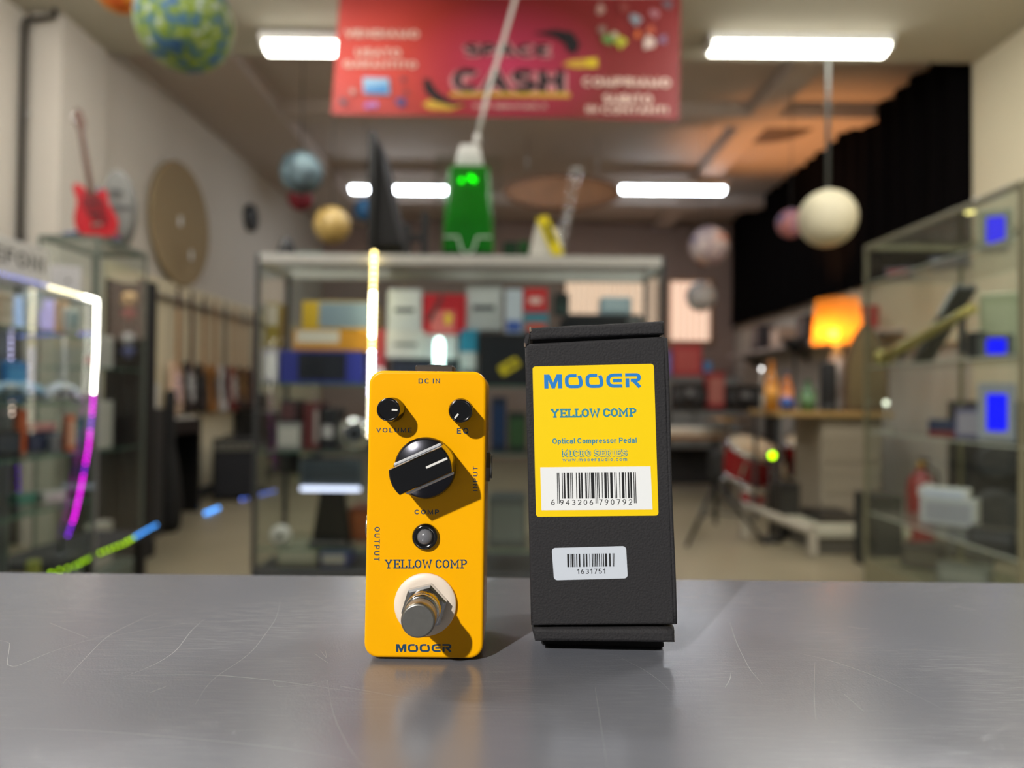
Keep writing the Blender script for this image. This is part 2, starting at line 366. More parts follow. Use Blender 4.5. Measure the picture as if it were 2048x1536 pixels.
# far window with backlit blinds
def window_back(name, x0, y0, x1, y1, label):
    a, b = P(x0, y1, 10.98), P(x1, y0, 10.98)
    w = MB().box(((a.x + b.x) / 2, 10.985, (a.z + b.z) / 2), (b.x - a.x, .02, b.z - a.z)).build(name, ME('daylight_pane', (255, 216, 190), 1.15))
    tag(w, label, None, None, 'structure')
    fr = MB(); t = .04
    for zz in (a.z, b.z): fr.box(((a.x + b.x) / 2, 10.95, zz), (b.x - a.x + 2 * t, .06, t))
    for xx in (a.x, b.x): fr.box((xx, 10.95, (a.z + b.z) / 2), (t, .06, b.z - a.z))
    fr.build('window_frame', WOOD, w)
    n = int((b.x - a.x) / .09); me = None
    for i in range(n):
        s = MB().box((0, 0, 0), (.075, .004, b.z - a.z - .03)) if me is None else None
        if me is None: q = s.build('blind_slat', M('blind_fabric', (235, 215, 195), .8, trans=.0, emit=((255, 214, 188), .55)), w); me = q.data
        else: q = bpy.data.objects.new('blind_slat', me); COL.objects.link(q); q.parent = w
        q.location = (a.x + (i + .5) * (b.x - a.x) / n, 10.93, (a.z + b.z) / 2); q.rotation_euler = (0, 0, R(32))
window_back('window_1', 1128, 556, 1318, 690, 'bright window with vertical blinds seen through the middle showcase')
window_back('window_2', 1336, 562, 1422, 684, 'bright warm window with vertical blinds behind the silver globe')

# black drape on the right wall
mb = MB(); L = []
N = 150
for z in (EYE + 1.1, EYE + 1.6, EYE + 2.2, CEIL - .01):
    L.append([Vector((3.40 + .035 * math.sin(i * .9) + .012 * math.sin(i * .37 + z), 5.18 + (10.9 - 5.18) * i / N, z)) for i in range(N + 1)])
mb.loft(L, False, False, False)
dr = thing('black_drape', 'long black pleated drape covering the upper right wall', 'curtain', (0, 0, 0))
mb.build('drape_cloth', M('drape_black', (11, 9, 10), 1.0, var=.3, spec=.05), dr)
MB().cyl((3.45, 5.18, CEIL - .03), (3.45, 10.9, CEIL - .03), .015, n=10).build('curtain_rail', DGREY, dr)

# ceiling lights
def fixture(c, length, mat, label, group, hang=0.0, w=.16):
    t = thing('ceiling_light', label, 'light', c, group=group)
    l = length
    MB().prism([(-w / 2, 0), (-w / 2 - .02, .05), (-w / 2 + .03, .075), (w / 2 - .03, .075), (w / 2 + .02, .05), (w / 2, 0)], -l / 2 - .03, l / 2 + .03,
               T=Matrix.Rotation(R(90), 4, 'Z')).build('housing', WHITE, t)
    MB().prism([(-w / 2, 0)] + [(w / 2 * math.cos(R(a)), .055 * math.sin(R(a))) for a in range(200, 341, 20)] + [(w / 2, 0)], -l / 2, l / 2,
               T=Matrix.Rotation(R(90), 4, 'Z'), smooth=True).build('diffuser', mat, t)
    for s in (-1, 1): MB().box((s * (l / 2 + .012), 0, -.012), (.024, w * 1.02, .06), b=.006).build('end_cap', WHITE, t)
    if hang:
        for s in (-1, 1): MB().cyl((s * l * .35, 0, .07), (s * l * .35, 0, .07 + hang), .006, n=8).build('hanger_rod', STEEL, t)
    return t
WARMT, COOLT = ME('tube_warm', (255, 252, 238), TUBE * .55), ME('tube_cool', (240, 247, 255), TUBE)
for i, (x0, x1, lab) in enumerate(((535, 885, 'glowing ceiling light partly hidden behind the red banner'), (1422, 1768, 'glowing warm white ceiling light right of the red banner'))):
    a, b = P(x0, 94, 4.8), P(x1, 94, 4.8)
    fixture(((a.x + b.x) / 2, 4.8, (a.z + b.z) / 2), b.x - a.x, WARMT, lab, 'ceiling lights')
for x0, x1, lab in ((704, 897, 'far cool white ceiling light behind the dark monitor'), (1240, 1446, 'far cool white ceiling light right of the wooden oval')):
    a, b = P(x0, 376, 8.4), P(x1, 376, 8.4)
    fixture(((a.x + b.x) / 2, 8.4, a.z), b.x - a.x, COOLT, lab, 'ceiling lights', hang=CEIL - a.z - .075)
HIDT = ME('tube_unseen', (255, 252, 246), 76)  # added tubes out of frame that brighten the background
for x, y, lab in ((-1.9, 1.5, 'added unseen ceiling light above the counter on the left'), (1.9, 1.5, 'added unseen ceiling light above the counter on the right'), (-1.9, 3.2, 'added unseen ceiling light between the banner and the counter on the left'), (1.9, 3.2, 'added unseen ceiling light between the banner and the counter on the right')):
    fixture((x, y, SOF - .078), 1.2, HIDT, lab, 'ceiling lights')
for x, y, lab in ((0, 6.0, 'added ceiling light hidden behind the red banner')),:
    fixture((x, y, CEIL - .078), 1.2, COOLT, lab, 'ceiling lights')  # added out of sight to brighten the far part of the room

# ================================================================== the counter
PED_D = 0.2333
ped_base = P(848, 1317, PED_D)
CT = ped_base.z - 0.0010
back = PZ(1024, 1154.5, CT).y
def counter_material():
    m = bpy.data.materials.new('scratched_counter'); m.use_nodes = True; nt = m.node_tree; N_ = nt.nodes.new; Lk = nt.links.new
    b = nt.nodes['Principled BSDF']; tc = N_('ShaderNodeTexCoord')
    def noise(scale, stretch, rot, det=2):
        mp = N_('ShaderNodeMapping'); mp.inputs['Rotation'].default_value = (0, 0, R(rot)); mp.inputs['Scale'].default_value = stretch
        Lk(tc.outputs['Object'], mp.inputs[0]); n = N_('ShaderNodeTexNoise'); n.inputs['Scale'].default_value = scale; n.inputs['Detail'].default_value = det
        Lk(mp.outputs[0], n.inputs[0]); return n.outputs['Fac']
    def ramp(f, lo, hi):
        r = N_('ShaderNodeMapRange'); r.inputs[1].default_value = lo; r.inputs[2].default_value = hi; Lk(f, r.inputs[0]); return r.outputs[0]
    s1 = ramp(noise(1, (60, 2600, 1), 6), .57, .70); s2 = ramp(noise(1, (90, 2200, 1), -14), .58, .72); s3 = ramp(noise(1, (25, 1800, 1), 38), .62, .72)
    patch = ramp(noise(9, (1, 1, 1), 0), .38, .62)
    a1 = N_('ShaderNodeMath'); a1.operation = 'MAXIMUM'; Lk(s1, a1.inputs[0]); Lk(s2, a1.inputs[1])
    a2 = N_('ShaderNodeMath'); a2.operation = 'MAXIMUM'; Lk(a1.outputs[0], a2.inputs[0]); Lk(s3, a2.inputs[1])
    a3 = N_('ShaderNodeMath'); a3.operation = 'MULTIPLY'; Lk(a2.outputs[0], a3.inputs[0]); Lk(patch, a3.inputs[1])
    mx = N_('ShaderNodeMix'); mx.data_type = 'RGBA'; mx.inputs[6].default_value = lin((111, 113, 121)); mx.inputs[7].default_value = lin((146, 147, 152))
    a4 = N_('ShaderNodeMath'); a4.operation = 'MULTIPLY'; a4.inputs[1].default_value = .7; Lk(a3.outputs[0], a4.inputs[0])
    Lk(a4.outputs[0], mx.inputs[0]); Lk(mx.outputs[2], b.inputs['Base Color'])
    b.inputs['Roughness'].default_value = .19; b.inputs['Specular IOR Level'].default_value = .6; b.inputs['Metallic'].default_value = 0.12
    g = noise(1500, (1, 1, 1), 0, 2)
    ad = N_('ShaderNodeMath'); ad.operation = 'MULTIPLY_ADD'; ad.inputs[1].default_value = .35; Lk(a3.outputs[0], ad.inputs[0]); Lk(g, ad.inputs[2])
    bp = N_('ShaderNodeBump'); bp.inputs['Strength'].default_value = .12; bp.inputs['Distance'].default_value = .0004
    Lk(ad.outputs[0], bp.inputs['Height']); Lk(bp.outputs[0], b.inputs['Normal'])
    return m
counter = thing('shop_counter', 'scratched grey shop counter that the pedal and box stand on', 'counter', (0, back, 0))
MB().box((0, -.35, CT - .0125), (3.0, .7, .025), b=.0012).build('counter_top', counter_material(), counter)
MB().box((0, -.32, (CT - .025) / 2), (2.9, .56, CT - .025), b=.004).build('counter_body', DGREY, counter)
SCR = M('scratch_mark', (158, 158, 160), .45)
def scratch(pts, w):
    q = [PZ(x, y, CT) for x, y in pts]; q = arcs([(p.x, p.y - back) for p in q], 1, 6)
    k = len(q) - 1; V = []
    for i, p in enumerate(q):
        d = (Vector(q[min(i + 1, k)]) - Vector(q[max(i - 1, 0)])).normalized(); n = Vector((-d.y, d.x)) * w * (.25 + .75 * math.sin(math.pi * (i + .4) / (k + .8)))
        V += [(p[0] + n.x, p[1] + n.y, CT + .00002), (p[0] - n.x, p[1] - n.y, CT + .00002)]
    MB().add(V, [(2 * i, 2 * i + 1, 2 * i + 3, 2 * i + 2) for i in range(k)]).build('scratch', SCR, counter, normals=False)
for pts, w in (([(0, 1281), (20, 1285), (14, 1330), (30, 1334), (110, 1300), (240, 1262)], 0.000055), ([(100, 1246), (176, 1276)], 0.000039),
               ([(410, 1238), (385, 1258), (350, 1305), (305, 1332), (245, 1355)], 0.000066), ([(262, 1351), (420, 1348), (560, 1362), (740, 1388)], 0.000072),
               ([(125, 1368), (150, 1338), (215, 1270), (290, 1235), (330, 1222)], 0.000044), ([(160, 1284), (300, 1258), (412, 1240)], 0.000033),
               ([(546, 1362), (550, 1375), (620, 1368), (660, 1360)], 0.000039), ([(0, 1455), (200, 1462), (420, 1480), (600, 1500), (740, 1530)], 0.000039),
               ([(655, 1360), (665, 1430), (700, 1500), (730, 1536)], 0.000033), ([(560, 1200), (555, 1235), (500, 1310), (420, 1360), (390, 1410)], 0.000033),
               ([(300, 1385), (332, 1373)], 0.000055), ([(1460, 1245), (1472, 1285), (1500, 1340), (1525, 1368)], 0.000050), ([(1590, 1305), (1660, 1320), (1760, 1355), (1880, 1415)], 0.000039),
               ([(1688, 1388), (1728, 1423)], 0.000044), ([(1450, 1375), (1460, 1360), (1462, 1345)], 0.000055), ([(1190, 1375), (1200, 1440), (1215, 1536)], 0.000033),
               ([(1230, 1310), (1300, 1345), (1345, 1385)], 0.000033), ([(1630, 1325), (1628, 1400), (1632, 1440)], 0.000028), ([(680, 1372), (820, 1398)], 0.000055),
               ([(640, 1300), (655, 1320), (650, 1300)], 0.000033), ([(630, 1308), (656, 1326)], 0.000033), ([(1910, 1212), (1950, 1220)], 0.000066), ([(1695, 1252), (1712, 1256), (1740, 1258)], 0.000044)):
    scratch(pts, w)

# ================================================================== the yellow pedal
LEAN = -1.5
PM = Matrix.Translation(ped_base) @ Matrix.Rotation(R(LEAN), 4, 'X')
PMi = PM.inverted()
pedal = thing('effects_pedal', 'small yellow metal guitar effects pedal standing upright left of the black box', 'pedal', ped_base, (R(LEAN), 0, 0))
def pp_(px, py):                     # pixel to the plane of the pedal's face
    o, d = PMi @ CAMP, (PMi.to_3x3() @ ray(px, py)); t = -o.y / d.y; q = o + d * t; return (q.x, q.z)
x0, x1 = pp_(729.5, 1200)[0], pp_(967.5, 1200)[0]
PT = pp_(855, 742)[1]; PDEP = .031
YEL = M('yellow_enamel', (250, 178, 0), .3, var=.015, scale=60, coat=0, spec=.18)
def prof(k): return rrect(x0 + k, k, x1 - k, PT - k, .0046 - k * .6, 7)
body = MB()
rings = [(.0010, 0), (.0005, .00012), (.00015, .0005), (0, .0011), (0, PDEP - .001), (.0004, PDEP)]
body.loft([[Vector((x, y, z)) for x, z in prof(k)] for k, y in rings], smooth=True)
body.build('enclosure', YEL, pedal)
MB().loft([[Vector((x, y, z)) for x, z in prof(k)] for k, y in ((.0006, PDEP), (.0006, PDEP + .0012), (.0012, PDEP + .0016))]).build('base_plate', BLACKM, pedal)
INK = M('navy_print', (18, 62, 92), .45, var=.02)
EPS = -.00003
def pquad(xa, ya, xb, yb):           # left, bottom, right, top in pixels
    return (pp_(xa, ya), pp_(xb, ya), pp_(xa, yb))
def plabel(text, xa, ya, xb, yb, off=.012, sp=1.1, mat=INK, name='lettering'):
    lettering(name, sans(text, .15 + off * 2, .3), pquad(xa, ya, xb, yb), EPS, mat, pedal)
plabel('DC IN', 837, 768, 880, 756, .014, 1.06); plabel('VOLUME', 752.5, 866, 823.5, 854.5); plabel('EQ', 914, 868, 937, 856)
plabel('COMP', 829, 1029.5, 878, 1018)
INK2 = INK
lettering('lettering', sans('INPUT', .16, .3), (pp_(956, 982), pp_(956, 933), pp_(945, 982)), EPS, INK, pedal)
lettering('lettering', sans('OUTPUT', .16, .3), (pp_(749, 1053.5), pp_(748, 1122), pp_(760, 1053.5)), EPS, INK, pedal)
lettering('model_name', word(SLAB, 'YELLOW COMP', .135, .085, .24), pquad(769, 1138.5, 934, 1118), EPS, INK, pedal)
lettering('maker_logo', word(LOGO, 'MOOER', .23, .17), pquad(792, 1305, 903, 1288), EPS, INK, pedal)
# knobs: axis along -y
def ax(px, py): x, z = pp_(px, py); return Matrix.Translation((x, 0, z)) @ Matrix.Rotation(R(90), 4, 'X')   # local z comes out of the face
KNOB = M('knob_black', (10, 9, 10), .16, var=.1, coat=.6)
def small_knob(px, py, ang, tilt=(0, 0)):
    T = ax(px, py) @ Matrix.Rotation(R(tilt[0]), 4, 'X') @ Matrix.Rotation(R(tilt[1]), 4, 'Y')
    k = MB(); n = 36
    L = []
    for r, z in ((.0041, 0), (.0041, .0012), (.0040, .0013), (.0038, .0082), (.0036, .0086), (.0032, .0086), (.0030, .0083)):
        L.append([Vector(((r + (.00007 if i % 2 and .0013 <= z < .0083 else 0)) * math.cos(2 * math.pi * i / n), (r + (.00007 if i % 2 and .0013 <= z < .0083 else 0)) * math.sin(2 * math.pi * i / n), z)) for i in range(n)])
    k.loft(L, T=T)
    o = k.build('control_knob', KNOB, pedal)
    MB().box((.0021, 0, .0085), (.0019, .0006, .0006), T=T @ Matrix.Rotation(R(ang), 4, 'Z'), b=.0001).build('pointer_line', WHITE, o)
small_knob(785.6, 819.5, -3); small_knob(921.5, 821, -128, (1.5, 4))
T = ax(852.6, 934.5)
k = MB(); k.lathe([(.0101, .0004), (.0102, .0014), (.0101, .0040), (.0097, .0048), (.0092, .0052), (.0030, .0058)], 56, T=T)
kn = k.build('comp_knob', M('knob_polished', (62, 62, 68), .24, .85, var=.1), pedal)
def bar(r, hw, z, n=9):
    a0 = math.asin(hw / r); pts = []
    for s in (0, math.pi):
        for i in range(n + 1):
            a = s - a0 + 2 * a0 * i / n; pts.append(Vector((r * math.cos(a), r * math.sin(a), z)))
    return pts
TB = T @ Matrix.Rotation(R(24.5), 4, 'Z')
MB().loft([bar(.0101, .0056, .0045), bar(.0101, .0047, .0060), bar(.0100, .0044, .0146), bar(.0099, .0042, .0152), bar(.0095, .0038, .0155)], smooth=False, T=TB).build('knob_grip', KNOB, kn)
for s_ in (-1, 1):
    MB().box((0, s_ * .00505, .0062), (.0168, .0011, .0011), T=TB, b=.0003).build('glint_strip', M('knob_glint', (212, 214, 218), .4, .35, var=.02), kn)  # pale strips stand for light reflected along the sides of the grip
MB().box((.0057, .0002, .01552), (.0072, .00072, .0002), T=TB, b=.00008).build('pointer_line', WHITE, kn)
# LED in its bezel
T = ax(851, 1073)
led = MB().lathe([(.0044, 0), (.0044, .0008), (.0040, .0016), (.0031, .0018), (.0028, .0012)], 36, T=T).build('led_bezel', KNOB, pedal)
MB().ball((0, 0, .0008), .0027, (1, 1, .8), 24, 12, T=T).build('led_dome', M('led_grey', (112, 112, 116), .18, var=.05, coat=.5), led)
# footswitch
T = ax(851, 1208)
ws = MB().lathe([(.0103, 0), (.0103, .0009), (.0100, .0013), (.0078, .0014)], 48, T=T).build('switch_washer', M('white_nylon', (238, 222, 204), .4, var=.02), pedal)
fs = MB(); TN = T @ Matrix.Rotation(R(14), 4, 'Z')
fs.lathe([(.0068, .0014), (.0076, .0018), (.0076, .0044), (.0068, .0048), (.0056, .0048)], 6, T=TN, smooth=False)
fs.build('hex_nut', CHROME, ws)
fb = MB(); pr = [(.0056, .0046)]
for i in range(4): pr += [(.0057, .0052 + i * .0009), (.0053, .00565 + i * .0009)]
pr += [(.0057, .0088), (.0057, .0108), (.0050, .0111)]
fb.lathe(pr, 36, T=T).build('threaded_bushing', CHROME, ws)
MB().lathe([(.0046, .0108), (.0046, .0125), (.0052, .0128), (.0053, .0184), (.0050, .0189), (.0047, .0191)], 40, T=T).build('switch_button', M('brushed_nickel', (150, 148, 142), .38, 1.0, var=.12, scale=400), ws)
# jacks: power on top, sockets on the sides
xm = pp_(862, 740)[0]
dc = MB().box((xm, .0150, PT + .0008), (.0135, .0105, .0038), b=.0005).build('power_jack', M('jack_grey_black', (44, 40, 38), .5), pedal)
MB().cyl((xm, .0150, PT + .0026), (xm, .0150, PT + .0030), .0030, n=20).build('jack_hole', BLACK, dc)
def side_jack(sx, z):
    x = x1 if sx > 0 else x0
    jk = MB().cyl((x - sx * .0005, .012, z), (x + sx * .0012, .012, z), .0058, n=6, smooth=False).build('jack_nut', M('dull_nickel', (120, 116, 108), .4, .9), pedal)
    MB().cyl((x + sx * .001, .012, z), (x + sx * .0019, .012, z), .0044, n=24).build('jack_collar', STEEL, jk)
side_jack(1, pp_(972, 938)[1]); side_jack(-1, pp_(732, 1062)[1])

# ================================================================== the black box
BOX_D = 0.2385
bxb = P(1200, 1283, BOX_D); box_base = Vector((bxb.x, BOX_D, CT))
YAW = -2.6
BM = Matrix.Translation(box_base) @ Matrix.Rotation(R(YAW), 4, 'Z'); BMi = BM.inverted()
carton = thing('cardboard_box', 'black cardboard product box with a yellow sticker standing right of the yellow pedal', 'box', box_base, (0, 0, R(YAW)))
def bb_(px, py):
    o, d = BMi @ CAMP, (BMi.to_3x3() @ ray(px, py)); t = -o.y / d.y; q = o + d * t; return (q.x, q.z)
def card_material():
    m = M('black_card', (42, 41, 43), .78, var=.22, scale=900, bump=.35, bscale=1400, spec=.35); return m
CARD = card_material()
KRAFT = M('torn_card_edge', (120, 105, 92), .9, var=.3, scale=900)
BD = .050
def panel(corners, y0, y1, bev, name, parent, mat=CARD, nx=14, wob=0.0):
    """corners: bl, br, tr, tl in the face plane; a soft-edged board between depths y0 and y1"""
    bl, br, tr, tl = (Vector(c) for c in corners)
    def ring(k):
        n = 10; out = []
        for a, b in ((bl, br), (br, tr), (tr, tl), (tl, bl)):
            for i in range(n):
                p = a.lerp(b, i / n); out.append(p)
        c = (bl + br + tr + tl) / 4; res = []
        for p in out:
            q = Vector(((p - c).x, (p - c).y)); w = (br - bl).length / 2; h = (tl - bl).length / 2
            res.append(c + Vector((q.x * (1 - k / w), q.y * (1 - k / h))))
        return res
    mb = MB(); L = []
    for k, y in ((bev, y0), (bev * .3, y0 + bev * .3), (0, y0 + bev), (0, y1)):
        L.append([Vector((p.x + random.uniform(-wob, wob), y, p.y + random.uniform(-wob, wob))) for p in ring(k)])
    mb.loft(L, smooth=True); return mb.build(name, mat, parent)
panel([bb_(1062, 1252), bb_(1351, 1250), bb_(1330, 673), bb_(1049.5, 688)], 0, BD, .0009, 'box_body', carton, wob=.00003)
panel([bb_(1070, 1283), bb_(1350, 1285.5), bb_(1349, 1257), bb_(1064, 1258)], -.0004, .010, .0012, 'bottom_flap', carton, wob=.00006)
panel([bb_(1059, 680), bb_(1329, 668), bb_(1328, 642), bb_(1060, 655.5)], -.0002, BD - .002, .0010, 'lid_flap', carton, wob=.00007)
a, b = bb_(1082, 1290), bb_(1338, 1290); tz = bb_(1200, 1250)[1]
MB().box(((a[0] + b[0]) / 2, 0.0095 + .018, tz / 2 + .0002), (b[0] - a[0], .036, tz), b=.0006).build('bottom_lid', M('black_card_shade', (14, 14, 15), .9), carton)  # card coloured near-black for the shadow under the flap
g0, g1 = bb_(1062, 690), bb_(1325, 664)
MB().box(((g0[0] + g1[0]) / 2, BD / 2 + .0012, (g0[1] + g1[1]) / 2), (g1[0] - g0[0] - .001, BD - .004, .004)).build('lid_tuck', BLACKM, carton)
def tear(px, py, pts, y=-.0003):
    V = [bb_(px + dx, py + dy) for dx, dy in pts]; MB().prism(V, y, y + .0012).build('torn_corner', KRAFT if len(pts) < 5 else CARD, carton)
tear(1050, 686, [(0, 4), (-2, -3), (1, -17), (4, -20), (9, -19), (9, -12), (6, -6), (5, 3)])
tear(1059, 656, [(0, 8), (-1, -1), (3, -3), (4, 7)]); tear(1048, 690, [(0, 3), (0, -5), (4, -3), (3, 4)])
# corner edge ridges
MB().tube([Vector((*bb_(1331.5 + 19 * t + .8 * math.sin(9 * t), 676 + 572 * t), 0)).xzy + Vector((0, .0006, 0)) for t in [i / 20 for i in range(21)]], .0007, 8).build('corner_fold', CARD, carton)
STK = M('yellow_sticker', (250, 212, 0), .38, var=.01)
STW = M('sticker_white', (238, 240, 240), .45, var=.01)
BLU = M('blue_print', (36, 128, 205), .4, var=.02); BLU2 = M('teal_print', (52, 138, 165), .4, var=.02); BARK = M('black_print', (20, 20, 22), .5, var=.02)
E = -.00004
def plate(corners, r, y, thick, name, mat):
    bl, br, tr, tl = (Vector(bb_(*c)) for c in corners); w = (br - bl).length; h = (tl - bl).length; vs = []
    for u, v in rrect(0, 0, w, h, r, 5):
        u, v = u / w, v / h; p = bl * (1 - u) * (1 - v) + br * u * (1 - v) + tr * u * v + tl * (1 - u) * v; vs.append((p.x, p.y))
    return MB().prism(vs, y, y + thick).build(name, mat, carton)
st = plate([(1072, 1033.5), (1317, 1031), (1307.5, 727.5), (1065, 733)], .0010, E * 2, .00005, 'yellow_sticker', STK)
def bquad(xa, ya, xb, yb, slope=-.012):   # left, bottom, right, top; the print tilts with the sticker
    s = (xb - xa) * slope; sh = (ya - yb) * .024
    return (bb_(xa + sh, ya), bb_(xb + sh, ya + s), bb_(xa, yb))
def bl_(VF, q, mat, name='lettering', y=E * 3): lettering(name, VF, q, y, mat, carton)
bl_(word(LOGO, 'MOOER', .23, .17), bquad(1088, 779, 1282, 749, -.014), BLU, 'maker_logo')
bl_(word(SLAB, 'YELLOW COMP', .18, .08, .24), bquad(1101, 837.5, 1272.5, 816.5), BLU2, 'model_name')
bl_(sans('Optical Compressor Pedal', .19, .13), bquad(1104.5, 890.5, 1273, 876.5), BLU2)
W_ = word(SLAB, 'MICRO SERIES', .32, .24, .34); bl_(W_, bquad(1123.5, 914, 1254.5, 897.5, -.006), BLU2, 'series_name')
bl_(word(SLAB, 'MICRO SERIES', .15, .24, .34), bquad(1125, 912.5, 1253, 899, -.006), M('yellow_print', (250, 218, 40), .4, var=.01), 'series_name', E * 4)
bl_(sans('www.mooeraudio.com', .14, .2), bquad(1125, 923.5, 1254, 915.5, -.008), BLU2)
plate([(1083, 1020.5), (1305, 1019), (1301, 932.5), (1080.5, 934.5)], .00005, E * 3, .00003, 'barcode_panel', STW)
Lc = ['0001101', '0011001', '0010011', '0111101', '0100011', '0110001', '0101111', '0111011', '0110111', '0001011']
def ean(s):
    par = ['LLLLLL', 'LLGLGG', 'LLGGLG', 'LLGGGL', 'LGLLGG', 'LGGLLG', 'LGGGLL', 'LGLGLG', 'LGLGGL', 'LGGLGL'][int(s[0])]; out = '101'
    inv = lambda c: ''.join('10'[int(q)] for q in c)
    for i, ch in enumerate(s[1:7]):
        c = Lc[int(ch)]; out += c if par[i] == 'L' else inv(c)[::-1]
    return out + '01010' + ''.join(inv(Lc[int(ch)]) for ch in s[7:]) + '101'
def bars(code, guards):
    V, F = [], []; n = len(code); i = 0
    while i < n:
        if code[i] == '1':
            j = i
            while j < n and code[j] == '1': j += 1
            lo = 0 if i in guards else .16; k = len(V)
            V += [(i / n, lo), (j / n, lo), (j / n, 1), (i / n, 1)]; F.append([k, k + 1, k + 2, k + 3]); i = j
        else: i += 1
    return V, F
bl_(bars(ean('6943206790792'), {0, 2, 46, 48, 92, 94}), bquad(1113.5, 1007, 1271.5, 945.5, -.006), BARK, 'barcode_bars', E * 4)
for tx, xa, xb in (('6', 1102, 1109.5), ('943206', 1120, 1186), ('790792', 1198, 1264)):
    bl_(sans(tx, .12, .32), bquad(xa, 1010, xb, 998.5, -.006), BARK, 'lettering', E * 4)
lb = plate([(1108, 1160.5), (1255.5, 1156.5), (1252, 1092), (1103.5, 1096)], .0012, E * 2, .00005, 'price_label', M('label_paper', (205, 212, 222), .5, var=.02))
code39 = ''.join(random.choice(['1', '0', '11', '0', '1', '00']) for _ in range(70)); code39 = '11' + code39 + '101'
bl_(bars(code39, set(range(200))), bquad(1134, 1134, 1229, 1108, -.014), BARK, 'barcode_bars')
bl_(sans('1631751', .13, .16), bquad(1154, 1148, 1210, 1137, -.014), BARK)

# ceiling spotlight behind the photographer: the hard shadows on the pedal come from it
tgt = Vector((-.02, PED_D, CT + .05)); ldir = Vector((-5.2, -9.0, 6.5)).normalized(); lp = tgt + ldir * 4.4
spot = thing('ceiling_spotlight', 'white ceiling spotlight aimed at the counter from behind the camera', 'light', lp)
ori = (-ldir).to_track_quat('-Z', 'Y').to_matrix().to_4x4()
MB().lathe([(.03, .14), (.06, .12), (.075, .0), (.07, .0), (.055, .1)], 28, T=ori, capped=False).build('lamp_head', WHITE, spot)
MB().cyl((0, 0, .1), (0, 0, SOF - lp.z), .012, n=10).build('mount', WHITE, spot)
ld = bpy.data.lights.new('spot_bulb', 'SPOT'); ld.energy = KEY; ld.spot_size = R(34); ld.spot_blend = .6; ld.shadow_soft_size = .055; ld.color = (1, .97, .92)
lo = bpy.data.objects.new('spot_bulb', ld); COL.objects.link(lo); lo.parent = spot; lo.matrix_local = ori
# ================================================================== shop furniture and goods
GREEN_GLASS = MG('showcase_glass', (.945, .965, .955), 1.35)
def ribbon_leds(name, label, pts, group_cols, parent=None, r=.005, step=.022, tape=.006):
    """a taped LED strip along points; group_cols: list of (upto fraction, material)"""
    pts = [Vector(p) for p in pts]; seg = [(pts[i + 1] - pts[i]).length for i in range(len(pts) - 1)]; tot = sum(seg)
    def at(s):
        for i, L in enumerate(seg):
            if s <= L or i == len(seg) - 1: return pts[i].lerp(pts[i + 1], min(1, s / L))
            s -= L
    o = pts[0]; t = thing(name, label, 'LED strip', o, group='LED strips')
    MB().tube([p - o for p in pts], tape * .3, 6).build('tape', DGREY, t)
    n = int(tot / step); lo = 0
    for hi, mat in group_cols:
        mb = MB()
        for i in range(n + 1):
            f = i / n
            if lo <= f < hi or (hi >= 1 and f >= 1): mb.ball(at(f * tot) - o, r, n=6, m=4)
        if mb.v: tag(mb.build('led_beads', mat, t), kind='stuff')
        lo = hi
    return t
LW, LB, LMAG, LPUR = ME('led_white', (255, 250, 235), 26), ME('led_blue_white', (150, 160, 255), 3.2), ME('led_magenta', (255, 0, 255), 5), ME('led_purple', (150, 30, 255), 3)
LYG, LCY, LWARM, LICE = ME('led_yellow_green', (160, 210, 0), 5), ME('led_cyan', (70, 160, 255), 5), ME('led_warm', (255, 226, 140), 12), ME('led_ice', (215, 225, 255), 5)

def showcase(name, label, x0, x1, y0, y1, z1, shelves, post=.022, frame=DGREY, rail=None, base=.12, back_pane=False, rail_h=.03, panel=None, edge=None):
    """upright glass display cabinet; shelf heights in metres; returns the Empty at its base"""
    c = Vector(((x0 + x1) / 2, (y0 + y1) / 2, 0)); t = thing(name, label, 'showcase', c, group='glass showcases')
    w, d = x1 - x0, y1 - y0
    MB().box((0, 0, base / 2), (w, d, base), b=.004).build('plinth', frame, t)
    for sx in (-1, 1):
        for sy in (-1, 1): MB().box((sx * (w - post) / 2, sy * (d - post) / 2, (base + z1) / 2), (post, post, z1 - base), b=.003).build('post', frame, t)
    rl = rail or frame
    for sy in (-1, 1): MB().box((0, sy * (d - post) / 2, z1 - rail_h / 2), (w - 2 * post, post, rail_h), b=.003).build('top_rail', rl, t)
    for sx in (-1, 1): MB().box((sx * (w - post) / 2, 0, z1 - rail_h / 2), (post, d - 2 * post, rail_h), b=.003).build('top_rail', rl, t)
    MB().box((0, 0, z1 + .003), (w - .01, d - .01, .006)).build('top_glass', GREEN_GLASS, t)
    hz = z1 - rail_h - base
    for sx in (-1, 1): MB().box((sx * (w - .008) / 2, 0, base + hz / 2), (.005, d - 2 * post, hz)).build('glass_pane', GREEN_GLASS, t)
    MB().box((0, -(d - .008) / 2, base + hz / 2), (w - 2 * post, .005, hz)).build('glass_pane', GREEN_GLASS, t)
    if back_pane: MB().box((0, (d - .008) / 2, base + hz / 2), (w - 2 * post, .005, hz)).build('glass_pane', GREEN_GLASS, t)
    if panel: MB().box(((-1 if x0 < 0 else 1) * (w / 2 - .014), 0, base + hz / 2), (.006, d - 2 * post, hz)).build('back_panel', panel, t)
    for z in shelves:
        sh = MB().box((0, 0, z - .004), (w - 2 * post - .004, d - 2 * post - .004, .008)).build('shelf', GREEN_GLASS, t)
        MB().box((0, -(d / 2 - post - .004), z - .004), (w - 2 * post - .004, .004, .008)).build('shelf_edge', edge or GEDGE, sh)
        if w < d: MB().box(((-1 if x0 > 0 else 1) * (w / 2 - post - .004), 0, z - .004), (.004, d - 2 * post - .012, .008)).build('shelf_edge', edge or GEDGE, sh)
    return t
